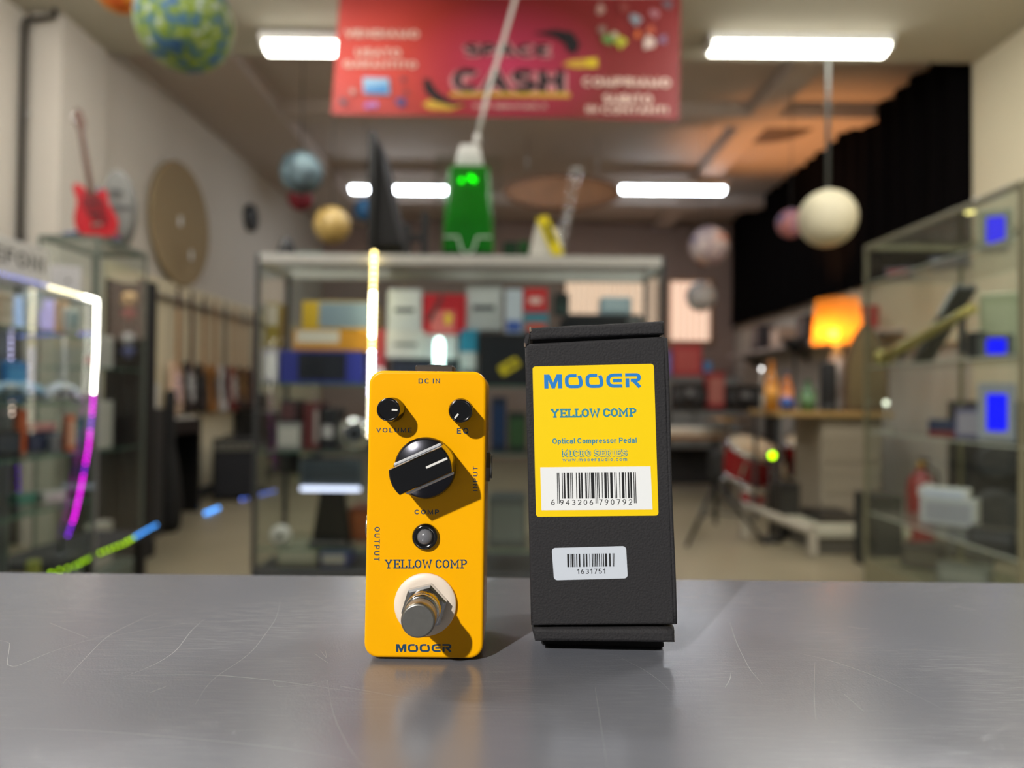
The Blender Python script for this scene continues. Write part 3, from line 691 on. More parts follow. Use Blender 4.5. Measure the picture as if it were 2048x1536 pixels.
def pbox(label, px0, px1, d, z0, hpx, depth, rgb, panel=None, stripe=None, rz=0.0, name='product_box', cat='box', lid=False, pv=(.15, .85), ph=(.08, .92)):
    """a carton seen between two pixel columns at distance d, standing at height z0; returns its top height"""
    a, b = P(px0, 700, d), P(px1, 700, d); w, h = b.x - a.x, hpx / FPX * d
    global LASTBOX
    LASTBOX = t = thing(name, label, cat, ((a.x + b.x) / 2, d, z0), (0, 0, R(rz)))
    MB().box((0, depth / 2, h / 2), (w, depth, h), b=min(.004, h * .1)).build('carton', colour(rgb), t)
    if panel:
        MB().prism(rrect(-w / 2 + w * ph[0], h * pv[0], -w / 2 + w * ph[1], h * pv[1], min(w, h) * .04, 3), -.0012, .001).build('printed_panel', colour(panel, .3), t)
    if stripe:
        MB().box((0, -.0018, h * .5), (w * .6, .002, h * .10)).build('printed_stripe', colour(stripe, .4), t)
    if lid:
        MB().box((0, depth / 2, h * .985), (w * 1.004, depth * 1.004, h * .06), b=.001).build('lid_flap', colour(rgb), t)
    return z0 + h

# ---------------------------------------------------------------- middle showcase
CD = 3.5
cl, cr = P(508, 700, CD).x, P(1331, 700, CD).x; ctop = P(915, 510, CD).z
shA = P(900, 770, CD + .05).z; shB = P(900, 905, CD + .05).z; shC = P(900, 1098, CD + .05).z
showcase('display_cabinet', 'wide glass showcase with grey rail standing in the middle behind the pedal', cl, cr, CD, CD + .5, ctop, (shA, shB, shC), rail=M('rail_alu', (188, 186, 180), .4), rail_h=.05, back_pane=True)
d = CD + .08
z = pbox('blue carton with a dark printed window, lowest in the left stack of the middle showcase', 560, 726, d, shA + .001, 66, .25, (48, 56, 150), (32, 34, 44), ph=(.22, .8), pv=(.1, .92))
z = pbox('orange and white flat carton between the blue and the yellow carton', 585, 740, d, z + .001, 42, .22, (214, 150, 40), (232, 226, 214), pv=(.35, .95), ph=(.05, .6))
pbox('yellow carton with a grey blue printed window on top of the left stack', 603, 744, d, z + .001, 56, .2, (216, 178, 40), (140, 160, 176), ph=(.24, .97), pv=(.06, .97))
z = pbox('pale lilac carton at the far left of the middle showcase', 524, 556, d, shA + .001, 70, .18, (188, 182, 196), (230, 228, 232))
pbox('small olive yellow carton standing on the pale lilac carton', 530, 556, d, z + .001, 90, .12, (150, 130, 50), (206, 196, 180), pv=(.5, .95))
z = pbox('black carton under the white cartons left of the glowing tube', 782, 862, d, shA + .001, 52, .25, (24, 26, 36), (52, 54, 70))
z = pbox('flat white carton with a black line lying on the black carton', 772, 850, d, z + .001, 55, .22, (214, 212, 210), None, (90, 92, 96))
pbox('upright pale grey carton with a dark line left of the red carton', 774, 842, d + .02, z + .001, 84, .15, (196, 200, 204), (214, 217, 219), (58, 60, 66), pv=(.4, .96))
pbox('narrow red carton standing left of the black carton', 752, 769, d, shA + .001, 110, .1, (170, 30, 40), (210, 205, 200), pv=(.1, .3))
z = pbox('black carton under the white and red cartons behind the glowing tube', 864, 916, d, shA + .001, 52, .25, (22, 24, 34))
z = pbox('flat white carton under the bright red carton', 852, 914, d, z + .001, 48, .22, (210, 206, 206), (192, 190, 194))
t_ = pbox('bright red carton with pink and yellow picture in the middle showcase', 845, 930, d + .02, z + .001, 82, .12, (196, 26, 40), (226, 120, 116), pv=(.05, .6), ph=(.18, .75))
o = LASTBOX
MB().prism([(.0, .06), (.03, .05), (.045, .1), (.01, .12)], -.003, -.0014).build('printed_patch', colour((240, 200, 60)), o)
MB().prism([(-.09, .08), (-.02, .2), (.0, .2), (-.07, .06)], -.003, -.0014).build('printed_patch', colour((90, 60, 60)), o)
z = pbox('white carton with a dark picture below the teal carton', 920, 953, d, shA + .001, 66, .2, (198, 202, 204), (120, 124, 128), pv=(.15, .5))
z = pbox('teal carton on the white carton in the middle showcase', 920, 955, d, z + .001, 44, .18, (40, 140, 176))
pbox('upright grey carton with dark lettering line above the teal carton', 930, 1003, d + .04, z + .001, 92, .12, (186, 190, 192), (205, 208, 210), (60, 64, 72), pv=(.45, .95))
zb = pbox('large black carton with a yellow tag in the middle showcase', 958, 1064, d - .02, shA + .001, 104, .3, (18, 19, 22), (28, 29, 33))
o = thing('warning_tag', 'yellow tag with black marks hanging on the large black carton', 'tag', P(1024, 742, d - .035), (0, R(-32), 0))
w = .055
MB().prism(rrect(-w, 0, w, .055, .012, 4), 0, .003).build('tag_card', colour((226, 206, 20)), o)
MB().prism([(-.02, .02), (.045, .02), (.045, .034), (-.02, .034)], -.001, .0005).build('printed_stripe', colour((40, 40, 30)), o)
z = pbox('slim white and blue carton leaning beside the small red carton', 1010, 1044, d + .02, zb + .001, 90, .06, (196, 206, 220), (72, 100, 180), pv=(.05, .3))
z = pbox('small teal and orange carton under the small red carton', 1048, 1096, d + .02, zb + .001, 44, .1, (70, 130, 150), (206, 86, 60), pv=(.1, .5))
z = pbox('small red carton with white lettering near the window', 1046, 1094, d + .02, z + .001, 48, .1, (200, 40, 44), (232, 200, 196), pv=(.35, .62), ph=(.25, .75))
# printer on a carton, right half of the showcase
z = pbox('dark grey carton that carries the black printer', 1110, 1290, d, shA + .001, 104, .3, (44, 47, 52), (60, 63, 68))
a, b = P(1120, 700, d), P(1292, 700, d)
t = thing('printer', 'low black printer on a dark carton at the right end of the middle showcase', 'printer', ((a.x + b.x) / 2, d, z + .001))
w = b.x - a.x
MB().box((0, .15, .045), (w, .3, .09), b=.02).build('printer_body', BLACK, t)
MB().box((0, .14, .099), (w * .92, .24, .018), b=.006).build('scanner_lid', DGREY, t)
MB().box((0, -.004, .03), (w * .6, .012, .02), b=.003).build('paper_tray', DGREY, t)
MB().box((w * .36, -.002, .065), (w * .16, .006, .025), b=.002).build('control_panel', GREY, t)
pbox('light blue soft pack lying on the black printer', 1202, 1262, d + .03, z + .110, 34, .12, (150, 176, 190), (176, 196, 206), name='soft_pack', cat='pack')
pbox('dark green upright carton left of the black printer lid', 1108, 1138, d + .12, z + .110, 44, .06, (44, 58, 54), (60, 80, 74))
# lower shelves
z = pbox('grey and white carton on the lower left shelf of the middle showcase', 556, 604, d, shB + .001, 54, .2, (150, 150, 150), (196, 194, 190))
pbox('dark carton standing on the grey and white carton', 562, 596, d, z + .001, 46, .15, (48, 44, 48), (92, 60, 64))
pbox('dark red carton with a pale edge on the lower shelf', 608, 640, d, shB + .001, 96, .2, (96, 40, 44), (170, 160, 160), ph=(.7, .95))
pbox('black carton on the lower shelf beside the dark red carton', 644, 674, d, shB + .001, 84, .2, (26, 26, 30), (190, 186, 190), pv=(.3, .6), ph=(.1, .8))
t = thing('chrome_reel', 'round chrome reel standing on edge on the lower shelf left of the pedal', 'reel', Vector((P(708, 880, d).x, d + .05, shB + .002)))
q = Matrix.Translation((0, 0, .085)) @ Matrix.Rotation(R(90), 4, 'X')
MB().lathe([(.04, -.05), (.085, -.05), (.085, -.045), (.05, -.04), (.05, .04), (.085, .045), (.085, .05), (.04, .05)], 32, T=q).build('reel_body', CHROME, t)
MB().lathe([(.028, -.054), (.028, .054)], 20, T=q).build('reel_hub', BLACK, t)
# screen with a glowing light bar on the shelf below
a, b = P(592, 960, d), P(722, 960, d); w = b.x - a.x
t = thing('small_monitor', 'grey screen with a glowing white light bar along its lower edge on a black stand', 'monitor', ((a.x + b.x) / 2, d + .06, shC + .001))
h0 = P(650, 985, d).z - shC; h1 = P(650, 918, d).z - shC
MB().box((0, 0, .012), (.2, .16, .024), b=.008).build('stand_foot', BLACK, t)
MB().prism([(-.1, .02), (.1, .02), (.06, h0 + .02), (-.06, h0 + .02)], .01, .05).build('stand_neck', BLACK, t)
MB().box((0, 0, (h0 + h1) / 2), (w, .03, h1 - h0), b=.01).build('screen_shell', M('slate_grey', (96, 106, 116), .35), t)
MB().prism(rrect(-w / 2 + .02, h0 + .04, w / 2 - .02, h1 - .02, .006, 3), -.017, -.012).build('screen', M('screen_grey', (74, 84, 96), .15), t)
MB().box((0, -.02, h0 + .012), (w * .94, .014, .022), b=.005).build('light_bar', ME('bar_glow', (220, 228, 255), 2.2), t)
t = thing('cable_roll', 'white round cable roll with a dark centre on the lower left shelf', 'roll', Vector((P(560, 1020, d).x, d + .02, shC + .002)))
q = Matrix.Translation((0, 0, .05)) @ Matrix.Rotation(R(90), 4, 'X')
MB().lathe([(.016, -.02), (.044, -.02), (.05, -.012), (.05, .012), (.044, .02), (.016, .02)], 28, T=q).build('roll_body', WHITE, t)
MB().lathe([(.015, -.022), (.015, .022)], 16, T=q).build('roll_core', BLACK, t)
pbox('orange brown carton on the bottom shelf left of the pedal', 702, 744, d + .13, shC + .001, 66, .2, (140, 66, 30), (160, 84, 40))
zf = .121
z = pbox('beige carton at the bottom of the middle showcase', 560, 640, d, zf, 38, .25, (172, 170, 150), (188, 186, 170))
pbox('small blue carton beside the beige carton at the bottom', 646, 700, d, zf, 30, .2, (60, 74, 150), (200, 196, 190))
z = pbox('dark blue carton on the shelf right of the pedal', 984, 1014, d, shB + .001, 110, .2, (26, 40, 70), (40, 60, 100))
pbox('dark green carton on the shelf right of the pedal', 1018, 1054, d, shB + .001, 80, .2, (34, 46, 42), (60, 90, 60))
z = pbox('grey plastic case low behind the gap right of the pedal', 980, 1056, d, shC + .001, 100, .25, (78, 84, 84), (104, 110, 108), name='plastic_case', cat='case')
pbox('black carton behind the black box on the showcase shelf', 1080, 1300, d, shB + .001, 90, .25, (30, 32, 36), (50, 52, 56))

# light strips on the middle showcase
pts = [P(748, 506, CD - .02), P(745, 620, CD - .02), P(743, 740, CD - .02), P(740, 870, CD - .02)]
ribbon_leds('led_strip', 'warm white LED strip hanging down the front of the middle showcase', pts, [(.22, LWARM), (.46, ME('led_cream', (255, 242, 200), 30)), (.54, LWARM), (.8, ME('led_soft', (245, 240, 255), 18)), (1.0, ME('led_soft_warm', (255, 244, 214), 9))], r=.0095, step=.029)
t = thing('reflection_tube', 'short glowing white tube standing for a reflection behind the top of the pedal', 'lamp', P(877, 790, CD - .025))  # its glow stands for light reflected off the centre divider post
h = P(877, 676, CD).z - P(877, 790, CD).z
MB().lathe([(.012, 0), (.021, .01), (.023, h - .03), (.016, h - .006), (.006, h)], 16).build('glowing_tube', ME('tube_ice', (215, 255, 245), 5.5), t)
MB().lathe([(.026, -.03), (.026, .012)], 16).build('tube_base', WHITE, t)
MB().box((0, .018, -.01), (.03, .02, .03)).build('clip', DGREY, t)

# ---------------------------------------------------------------- on top of the middle showcase
zt = ctop + .007
tv = P(756, 500, CD + .25)
t = thing('television', 'black television seen edge-on with its back to the right on top of the middle showcase', 'television', (tv.x, CD + .25, zt))
hh = P(756, 268, CD + .1).z - zt
MB().box((0, 0, hh / 2 + .015), (.026, .42, hh - .03), b=.005).build('screen_panel', BLACK, t)
MB().box((-.0145, 0, hh / 2 + .015), (.004, .40, hh - .06)).build('screen', M('tv_screen', (14, 14, 17), .12), t)
MB().prism([(.012, .05), (.15, .06), (.125, .16), (.03, hh - .06), (.012, hh - .03)], -.17, .17, inset=.006).build('back_shell', M('tv_back', (22, 21, 22), .7), t)
for s in (-1, 1): MB().box((.04, s * .15, .012), (.2, .03, .022), b=.005).build('foot', BLACK, t)
t = thing('black_bracket', 'black H-shaped bracket standing right of the television', 'bracket', Vector((P(834, 500, CD + .1).x, CD + .06, zt)))
for s in (-1, 1): MB().box((s * .045, 0, .11 if s > 0 else .08), (.035, .05, .22 if s > 0 else .16), b=.004).build('upright', BLACKM, t)
MB().box((0, 0, .09), (.06, .04, .03)).build('crossbar', BLACKM, t)
# green lamp figure in a clear case
gx = P(937, 500, CD + .15).x
gs = (CD + .15) / FPX
t = thing('green_lamp', 'glowing green lamp with white cap inside a clear case on the middle showcase', 'lamp', (gx, CD + .15, zt))
gh = P(937, 338, CD + .15).z - zt
GRN = M('green_translucent', (18, 104, 20), .2, var=.45, scale=8, emit=((20, 190, 10), .05))
L = []
for f, wx, wy in ((0, .125, .07), (.06, .132, .075), (.5, .122, .07), (.95, .108, .062), (1, .10, .055)):
    L.append([Vector((x, y, .02 + f * (gh - .02))) for x, y in rrect(-wx, -wy, wx, wy, .02, 4)])
MB().loft(L).build('green_body', GRN, t)
for x, zc, r in ((-.035, gh - .085, .011), (.012, gh - .07, .013), (.03, gh - .082, .011)):
    MB().ball((x, -.08, zc), r, n=12, m=8).build('green_bulb', ME('green_glow', (20, 255, 10), 3.5), t)
MB().loft([[Vector((x, y, zz)) for x, y in rrect(-wx, -.04, wx, .04, .012, 3)] for zz, wx in ((gh, .075), (gh + .02, .07), (gh + .10, .055), (gh + .115, .045))]).build('white_cap', WHITE, t)
case = MB().box((.0, 0, gh * .54), (.34, .2, gh * 1.08)).build('clear_case', GREEN_GLASS, t)
for pts in ([(-.12, .10), (-.05, .10), (-.03, .03), (.0, .012)], [(.12, .10), (.05, .10), (.03, .03), (.0, .012)]):
    MB().tube([Vector((x, -.083, zz)) for x, zz in pts], .005, 6).build('white_outline', M('white_trim', (220, 235, 220), .4), t)
MB().box((0, 0, .009), (.27, .17, .018), b=.004).build('lamp_foot', BLACKM, t)
# white cable from the ceiling to the lamp
top = P(1040, -30, CD + .1); bot = P(954, 276, CD + .15)
t = thing('white_cable', 'white cable hanging slanted from the ceiling to the green lamp', 'cable', bot)
up = (top - bot); kk = (SOF - bot.z) / up.z
MB().tube([Vector((0, 0, 0)), up * .3 + Vector((-.01, 0, 0)), up * .7 + Vector((-.006, 0, 0)), up * kk], .0105, 8).build('cable', WHITE, t)
MB().lathe([(.02, -.03), (.014, .02)], 12).build('plug', WHITE, t)
# standing card with a yellow tag and clear tube
t = thing('price_card', 'white standing card with a slanted yellow tag on the middle showcase', 'card', Vector((P(1095, 500, CD + .12).x, CD + .12, zt)))
MB().prism([(-.10, 0), (.09, 0), (.06, .16), (-.06, .19)], 0, .01).build('card', M('card_white', (214, 210, 200), .6), t)
MB().prism([(-.06, .21), (-.005, .23), (.085, .03), (.03, .01)], -.006, -.001).build('yellow_tag', colour((228, 208, 24)), t)
MB().prism([(-.02, .175), (.0, .182), (.04, .09), (.02, .083)], -.008, -.0065).build('printed_stripe', colour((70, 66, 30)), t)
MB().prism([(-.09, 0), (.09, 0), (.0, .1)], .01, .07).build('prop', M('card_white', (214, 210, 200), .6), t)
a, b = Vector((P(1116, 500, CD + .3).x, CD + .3, zt)), P(1152, 340, CD + .32)
t = thing('clear_tube', 'clear plastic tube leaning up beside the yellow tagged card', 'tube', a)
MB().tube([Vector((0, 0, .02)), b - a], .03, 16, caps=False).build('tube_wall', MG('tube_plastic', (.9, .9, .88), 1.6, .12), t)
for q in (Vector((0, 0, .02)), b - a): MB().ball(q, .032, (1, 1, .35), 14, 6).build('tube_cap', LGREY, t)
# small things on its top left and right
t = thing('desk_speaker', 'small black cone speaker on the top left corner of the showcase', 'speaker', Vector((P(573, 500, CD + .08).x, CD + .08, zt)))
MB().lathe([(.045, 0), (.05, .012), (.034, .05), (.022, .08), (.008, .096)], 20).build('speaker_shell', BLACK, t)
MB().lathe([(.051, .0), (.052, .006)], 20).build('base_ring', DGREY, t)
t = thing('folded_cloth', 'folded teal cloth lying on the top left of the showcase', 'cloth', Vector((P(622, 500, CD + .25).x, CD + .25, zt)))
MB().box((0, 0, .012), (.16, .14, .022), b=.01).build('lower_fold', M('teal_cloth', (92, 120, 114), .9), t)
MB().box((.01, 0, .032), (.14, .13, .016), b=.008).build('upper_fold', M('teal_cloth', (92, 120, 114), .9), t)
z = pbox('small black carton behind the green lamp foot', 1004, 1034, CD + .1, zt, 34, .1, (20, 30, 24), (30, 60, 36))
pbox('small dark green carton beside the white standing card', 1036, 1056, CD + .16, zt, 40, .1, (24, 70, 30), (40, 100, 46))

# ---------------------------------------------------------------- red banner
BND = 4.2
def bn(px, py): q = P(px, py, BND); return (q.x, q.z)
o0 = P(1015, 235, BND)
banner = thing('shop_banner', 'wide red shop banner hanging from the ceiling with black and white lettering', 'banner', o0)
def bl2(px, py): q = bn(px, py); return (q[0] - o0.x, q[1] - o0.z)
def banner_material():
    m = bpy.data.materials.new('banner_print_shade'); m.use_nodes = True; nt = m.node_tree; b = nt.nodes['Principled BSDF']; b.inputs['Roughness'].default_value = .55
    tc = nt.nodes.new('ShaderNodeTexCoord')
    def glow(cx, cz, sx, sz):
        mp = nt.nodes.new('ShaderNodeMapping'); mp.vector_type = 'TEXTURE'; mp.inputs['Location'].default_value = (cx, 0, cz); mp.inputs['Scale'].default_value = (sx, 10, sz)
        nt.links.new(tc.outputs['Object'], mp.inputs[0]); g = nt.nodes.new('ShaderNodeTexGradient'); g.gradient_type = 'SPHERICAL'; nt.links.new(mp.outputs[0], g.inputs[0]); return g.outputs['Fac']
    def mix(fac, a, c):
        x = nt.nodes.new('ShaderNodeMix'); x.data_type = 'RGBA'; nt.links.new(fac, x.inputs[0])
        if isinstance(a, tuple): x.inputs[6].default_value = lin(a)
        else: nt.links.new(a, x.inputs[6])
        x.inputs[7].default_value = lin(c); return x.outputs[2]
    q = bl2(1015, 130); p = bl2(760, 120)
    c1 = mix(glow(p[0], p[1], .85, .55), (126, 24, 24), (222, 66, 50))  # printed reds, the outer one darkened for the shadow at the top
    c2 = mix(glow(q[0], q[1], .62, .42), c1, (205, 60, 100))
    nt.links.new(c2, b.inputs['Base Color']); return m
nx, nz = 40, 8
tl, tr, bl, br = bl2(680, -12), bl2(1361, -8), bl2(662, 228), bl2(1358, 241)
V = []
for j in range(nz + 1):
    for i in range(nx + 1):
        u, v = i / nx, j / nz
        x = (bl[0] * (1 - u) + br[0] * u) * (1 - v) + (tl[0] * (1 - u) + tr[0] * u) * v; zz = (bl[1] * (1 - u) + br[1] * u) * (1 - v) + (tl[1] * (1 - u) + tr[1] * u) * v
        V.append((x, .004 * math.sin(u * 17) + .003 * math.sin(u * 7 + v * 4), zz))
mb = MB(); F = [(j * (nx + 1) + i, j * (nx + 1) + i + 1, (j + 1) * (nx + 1) + i + 1, (j + 1) * (nx + 1) + i) for j in range(nz) for i in range(nx)]
mb.add(V, F, 0, True); mb.add([(x, y + .004, zz) for x, y, zz in V], F, 0, True)
mb.build('banner_cloth', banner_material(), banner)
MB().cyl((tl[0], .002, tl[1] + .006), (tr[0], .002, tr[1] + .006), .012, n=10).build('top_rod', WHITE, banner)
for px in (690, 1350):
    q = bl2(px, -10); MB().cyl((q[0], .002, q[1]), (q[0], .002, SOF - o0.z), .006, n=8).build('hanging_cord', STEEL, banner)
BW = M('banner_white', (238, 205, 190), .6); BK = M('banner_black', (22, 18, 24), .6); BY = M('banner_yellow', (214, 170, 60), .6); BG = M('banner_grey_pink', (228, 160, 165), .6)
def bt(text, xa, ya, xb, yb, mat, t=.2, y=-.009, gl=SANS, slope=.012):
    s = (xb - xa) * slope
    lettering('lettering', word(gl, text, t, .2, .35), (bl2(xa, ya), bl2(xb, ya + s), bl2(xa, yb)), y, mat, banner)
bt('VENDIAMO', 690, 78, 838, 58, BW, .24); bt('USATO', 712, 114, 802, 96, BW, .24); bt('GARANTITO', 688, 138, 834, 120, BW, .24)
bt('COMPRIAMO', 1165, 176, 1340, 153, BW, .24); bt('SUBITO', 1206, 208, 1304, 190, BW, .24); bt('IN CONTANTI', 1172, 229, 1335, 210, BW, .24)
bt('SPACE', 930, 112, 1098, 84, BK, .27); bt('CASH', 906, 185, 1128, 130, BK, .26, -.0095)
bt('SPACE', 926, 115, 1102, 81, BG, .5, -.0075); bt('CASH', 900, 189, 1134, 126, BG, .46, -.0078)
bt('www.spacecash.it', 946, 219, 1092, 207, BW, .16)
def patch(pts, mat, y=-.0085, name='printed_patch'): MB().prism([bl2(*p) for p in pts], y, y + .001).build(name, mat, banner)
patch([(1065, 68), (1110, 60), (1145, 66), (1160, 90), (1150, 110), (1135, 104), (1130, 90), (1110, 76)], BK); patch([(846, 160), (858, 158), (874, 184), (905, 205), (935, 208), (905, 214), (870, 204), (850, 184)], BK)
patch([(845, 210), (860, 200), (900, 212), (930, 210), (900, 222), (860, 220)], BY, -.0083); patch([(1125, 130), (1140, 122), (1195, 116), (1196, 136), (1150, 138)], BY, -.0083); patch([(1172, 120), (1186, 118), (1194, 126), (1188, 136), (1174, 134)], colour((230, 205, 40)))
patch([(900, 186), (1140, 186), (1140, 196), (900, 194)], BY, -.0082)
patch([(726, 156), (778, 158), (780, 190), (728, 188)], colour((150, 195, 225))); patch([(730, 174), (776, 170), (776, 188), (730, 186)], colour((70, 140, 205)), -.0095)
for x, y, r, c in ((706, 184, 7, (190, 150, 140)), (688, 204, 9, (60, 40, 60)), (735, 212, 9, (180, 110, 190)), (752, 210, 8, (190, 130, 200)), (800, 205, 12, (60, 70, 130)), (806, 160, 7, (120, 60, 70)), (812, 185, 6, (120, 60, 70)),
                   (1200, 20, 12, (190, 150, 140)), (1245, 15, 12, (150, 70, 66)), (1272, 40, 14, (140, 150, 160)), (1310, 28, 12, (170, 110, 120)), (1335, 10, 12, (110, 100, 110)), (1205, 60, 12, (150, 120, 110)), (1215, 80, 14, (110, 150, 80)), (1240, 84, 15, (190, 190, 60)), (1230, 72, 10, (230, 220, 190)), (1295, 88, 16, (214, 190, 180)), (1300, 62, 12, (190, 90, 60)), (1325, 80, 12, (130, 100, 130)), (1275, 70, 8, (230, 120, 60))):
    patch([(x + r * math.cos(R(a)) * (.8 + .3 * math.sin(a + x)), y + r * math.sin(R(a)) * (.8 + .3 * math.cos(a * 2 + y))) for a in range(0, 360, 45)], colour(c))

# ---------------------------------------------------------------- hanging globes and lanterns
def lantern_mat(name, cols, scale, rough=.6):
    m = bpy.data.materials.new(name); m.use_nodes = True; nt = m.node_tree; b = nt.nodes['Principled BSDF']; b.inputs['Roughness'].default_value = rough
    tc = nt.nodes.new('ShaderNodeTexCoord'); n = nt.nodes.new('ShaderNodeTexNoise'); n.inputs['Scale'].default_value = scale; n.inputs['Detail'].default_value = 3
    nt.links.new(tc.outputs['Object'], n.inputs[0]); r = nt.nodes.new('ShaderNodeValToRGB'); nt.links.new(n.outputs['Fac'], r.inputs[0])
    r.color_ramp.elements[0].position = .34; r.color_ramp.elements[1].position = .66
    r.color_ramp.elements[0].color = lin(cols[0]); r.color_ramp.elements[1].color = lin(cols[-1])
    for i, c in enumerate(cols[1:-1]): e = r.color_ramp.elements.new(.34 + .32 * (i + 1) / (len(cols) - 1)); e.color = lin(c)
    nt.links.new(r.outputs[0], b.inputs['Base Color']); return m
def lantern(label, px, py, rpx, d, mat, ztop, ribs=20, group='hanging planet lanterns', cord=DGREY, cat='lantern', cr=.003, squash=1.0):
    c = P(px, py, d); r = rpx / FPX * d
    t = thing('paper_lantern', label, cat, c, group=group); pr = []
    n = ribs * 2
    for i in range(n + 1):
        a = math.pi * i / n; rr = r * math.sin(a) * (1.0 if i % 2 == 0 else .975); pr.append((rr, -r * math.cos(a) * squash))
    MB().lathe(pr, 30, capped=False).build('lantern_shell', mat, t)
    MB().lathe([(r * .12, r * .985 * squash), (r * .12, r * 1.03 * squash), (r * .02, r * 1.05 * squash)], 14).build('top_ring', STEEL, t)
    MB().cyl((0, 0, r * squash), (0, 0, ztop - c.z), cr, n=6).build('cord', cord, t)
    return t
lantern('large blue and green earth globe lantern hanging at the top left', 370, 46, 94, 3.0, lantern_mat('earth_print', [(40, 80, 150), (70, 120, 160), (110, 140, 50), (150, 170, 60), (190, 205, 220)], 16), SOF, 26)
lantern('orange planet lantern at the top edge behind the earth globe', 238, -22, 46, 3.3, lantern_mat('sun_print', [(200, 60, 20), (225, 120, 30), (235, 170, 50)], 8), SOF)
lantern('grey blue planet lantern with a pale band above the red lantern', 603, 345, 43, 5.6, lantern_mat('ice_print', [(62, 62, 68), (84, 104, 114), (150, 178, 188)], 4.5), CEIL - .0)
lantern('small dark red planet lantern under the grey blue lantern', 601, 398, 24, 6.1, lantern_mat('red_print', [(110, 16, 36), (140, 26, 46)], 8), CEIL)
lantern('golden planet lantern above the left end of the showcase', 664, 450, 37, 5.4, lantern_mat('gold_print', [(150, 120, 60), (200, 170, 100), (225, 200, 140)], 6, .35), CEIL)
lantern('small blue planet lantern left of the television', 729, 420, 22, 6.4, lantern_mat('blue_print_globe', [(30, 80, 130), (50, 110, 160)], 8), CEIL)
lantern('cream paper lantern hanging from a dark rod before the black drape', 1655, 437, 57, 4.9, lantern_mat('cream_paper', [(196, 188, 158), (214, 206, 178)], 4), SOF, 24, cord=M('rod_dark', (60, 62, 60), .5), cr=.016)
lantern('pink and blue planet lantern behind the cream lantern', 1582, 447, 29, 5.9, lantern_mat('pink_print', [(60, 60, 110), (150, 110, 130), (190, 120, 110), (110, 100, 140)], 7), CEIL - .12)
lantern('white and orange planet lantern at the end of the black drape', 1418, 492, 39, 6.6, lantern_mat('orange_print', [(70, 70, 120), (190, 170, 170), (214, 200, 196), (214, 110, 60)], 5), CEIL)
lantern('silver grey moon lantern in front of the far window', 1402, 593, 30, 7.2, lantern_mat('moon_print', [(110, 108, 110), (176, 174, 172), (196, 194, 190)], 4, .4), CEIL)

# wooden oval hanging at the back
c = P(1125, 385, 7.4); w = 118 / FPX * 7.4; h = 36 / FPX * 7.4
t = thing('wooden_oval', 'large brown wooden oval panel hanging above the middle showcase', 'panel', c)
MB().prism([(w * math.cos(R(a)), h * math.sin(R(a))) for a in range(0, 360, 8)], -.03, .03, inset=.012).build('oval_board', M('oval_wood', (128, 86, 50), .6, var=.35, scale=9), t)
MB().tube([Vector((w * .93 * math.cos(R(a)), -.031, h * .9 * math.sin(R(a)))) for a in range(0, 361, 8)], .008, 6).build('edge_rim', DWOOD, t)
for s in (-1, 1): MB().cyl((s * w * .6, 0, h * .78), (s * w * .6, 0, CEIL - c.z), .005, n=6).build('hanging_wire', STEEL, t)
# round woven disc and wall speaker on the left wall
c = PX(360, 450, -2.99)
t = thing('woven_disc', 'large round beige woven disc hanging on the left wall', 'wall decoration', c)
q = Matrix.Rotation(R(90), 4, 'Y')
rr = .54
MB().lathe([(rr, 0), (rr, .02)] + [(rr * (1 - i / 24), .02 + (.006 if i % 2 else 0)) for i in range(25)], 40, T=q).build('woven_face', M('rattan', (166, 146, 112), .85, var=.25, scale=60), t)
MB().lathe([(rr, -.005), (rr + .012, .012), (rr, .026)], 40, T=q).build('rim', M('rattan_rim', (150, 130, 96), .8), t)
for y, zz in ((-.06, .02), (.16, -.24)): MB().box((.032, y, zz), (.006, .05, .09), b=.002).build('white_tag', WHITE, t)
c = PX(500, 436, -3.0)
t = thing('wall_speaker', 'small round grey speaker high on the left wall', 'speaker', c)
MB().lathe([(.15, -.02), (.16, .02), (.14, .05), (.1, .055)], 28, T=q).build('speaker_ring', DGREY, t)
MB().lathe([(.1, .05), (.06, .035), (.02, .045)], 24, T=q).build('speaker_cone', BLACKM, t)
c = P(1545, 318, 7.0)
t = thing('ceiling_speaker', 'flat dark round speaker under the ceiling above the cream lantern', 'speaker', (c.x, 7.0, CEIL))
MB().lathe([(.40, 0), (.42, -.03), (.38, -.055), (.02, -.06)], 36).build('speaker_grille', M('grey_mesh', (104, 92, 86), .7), t)
MB().lathe([(.43, 0), (.44, -.018), (.42, -.03)], 36).build('rim', GREY, t)
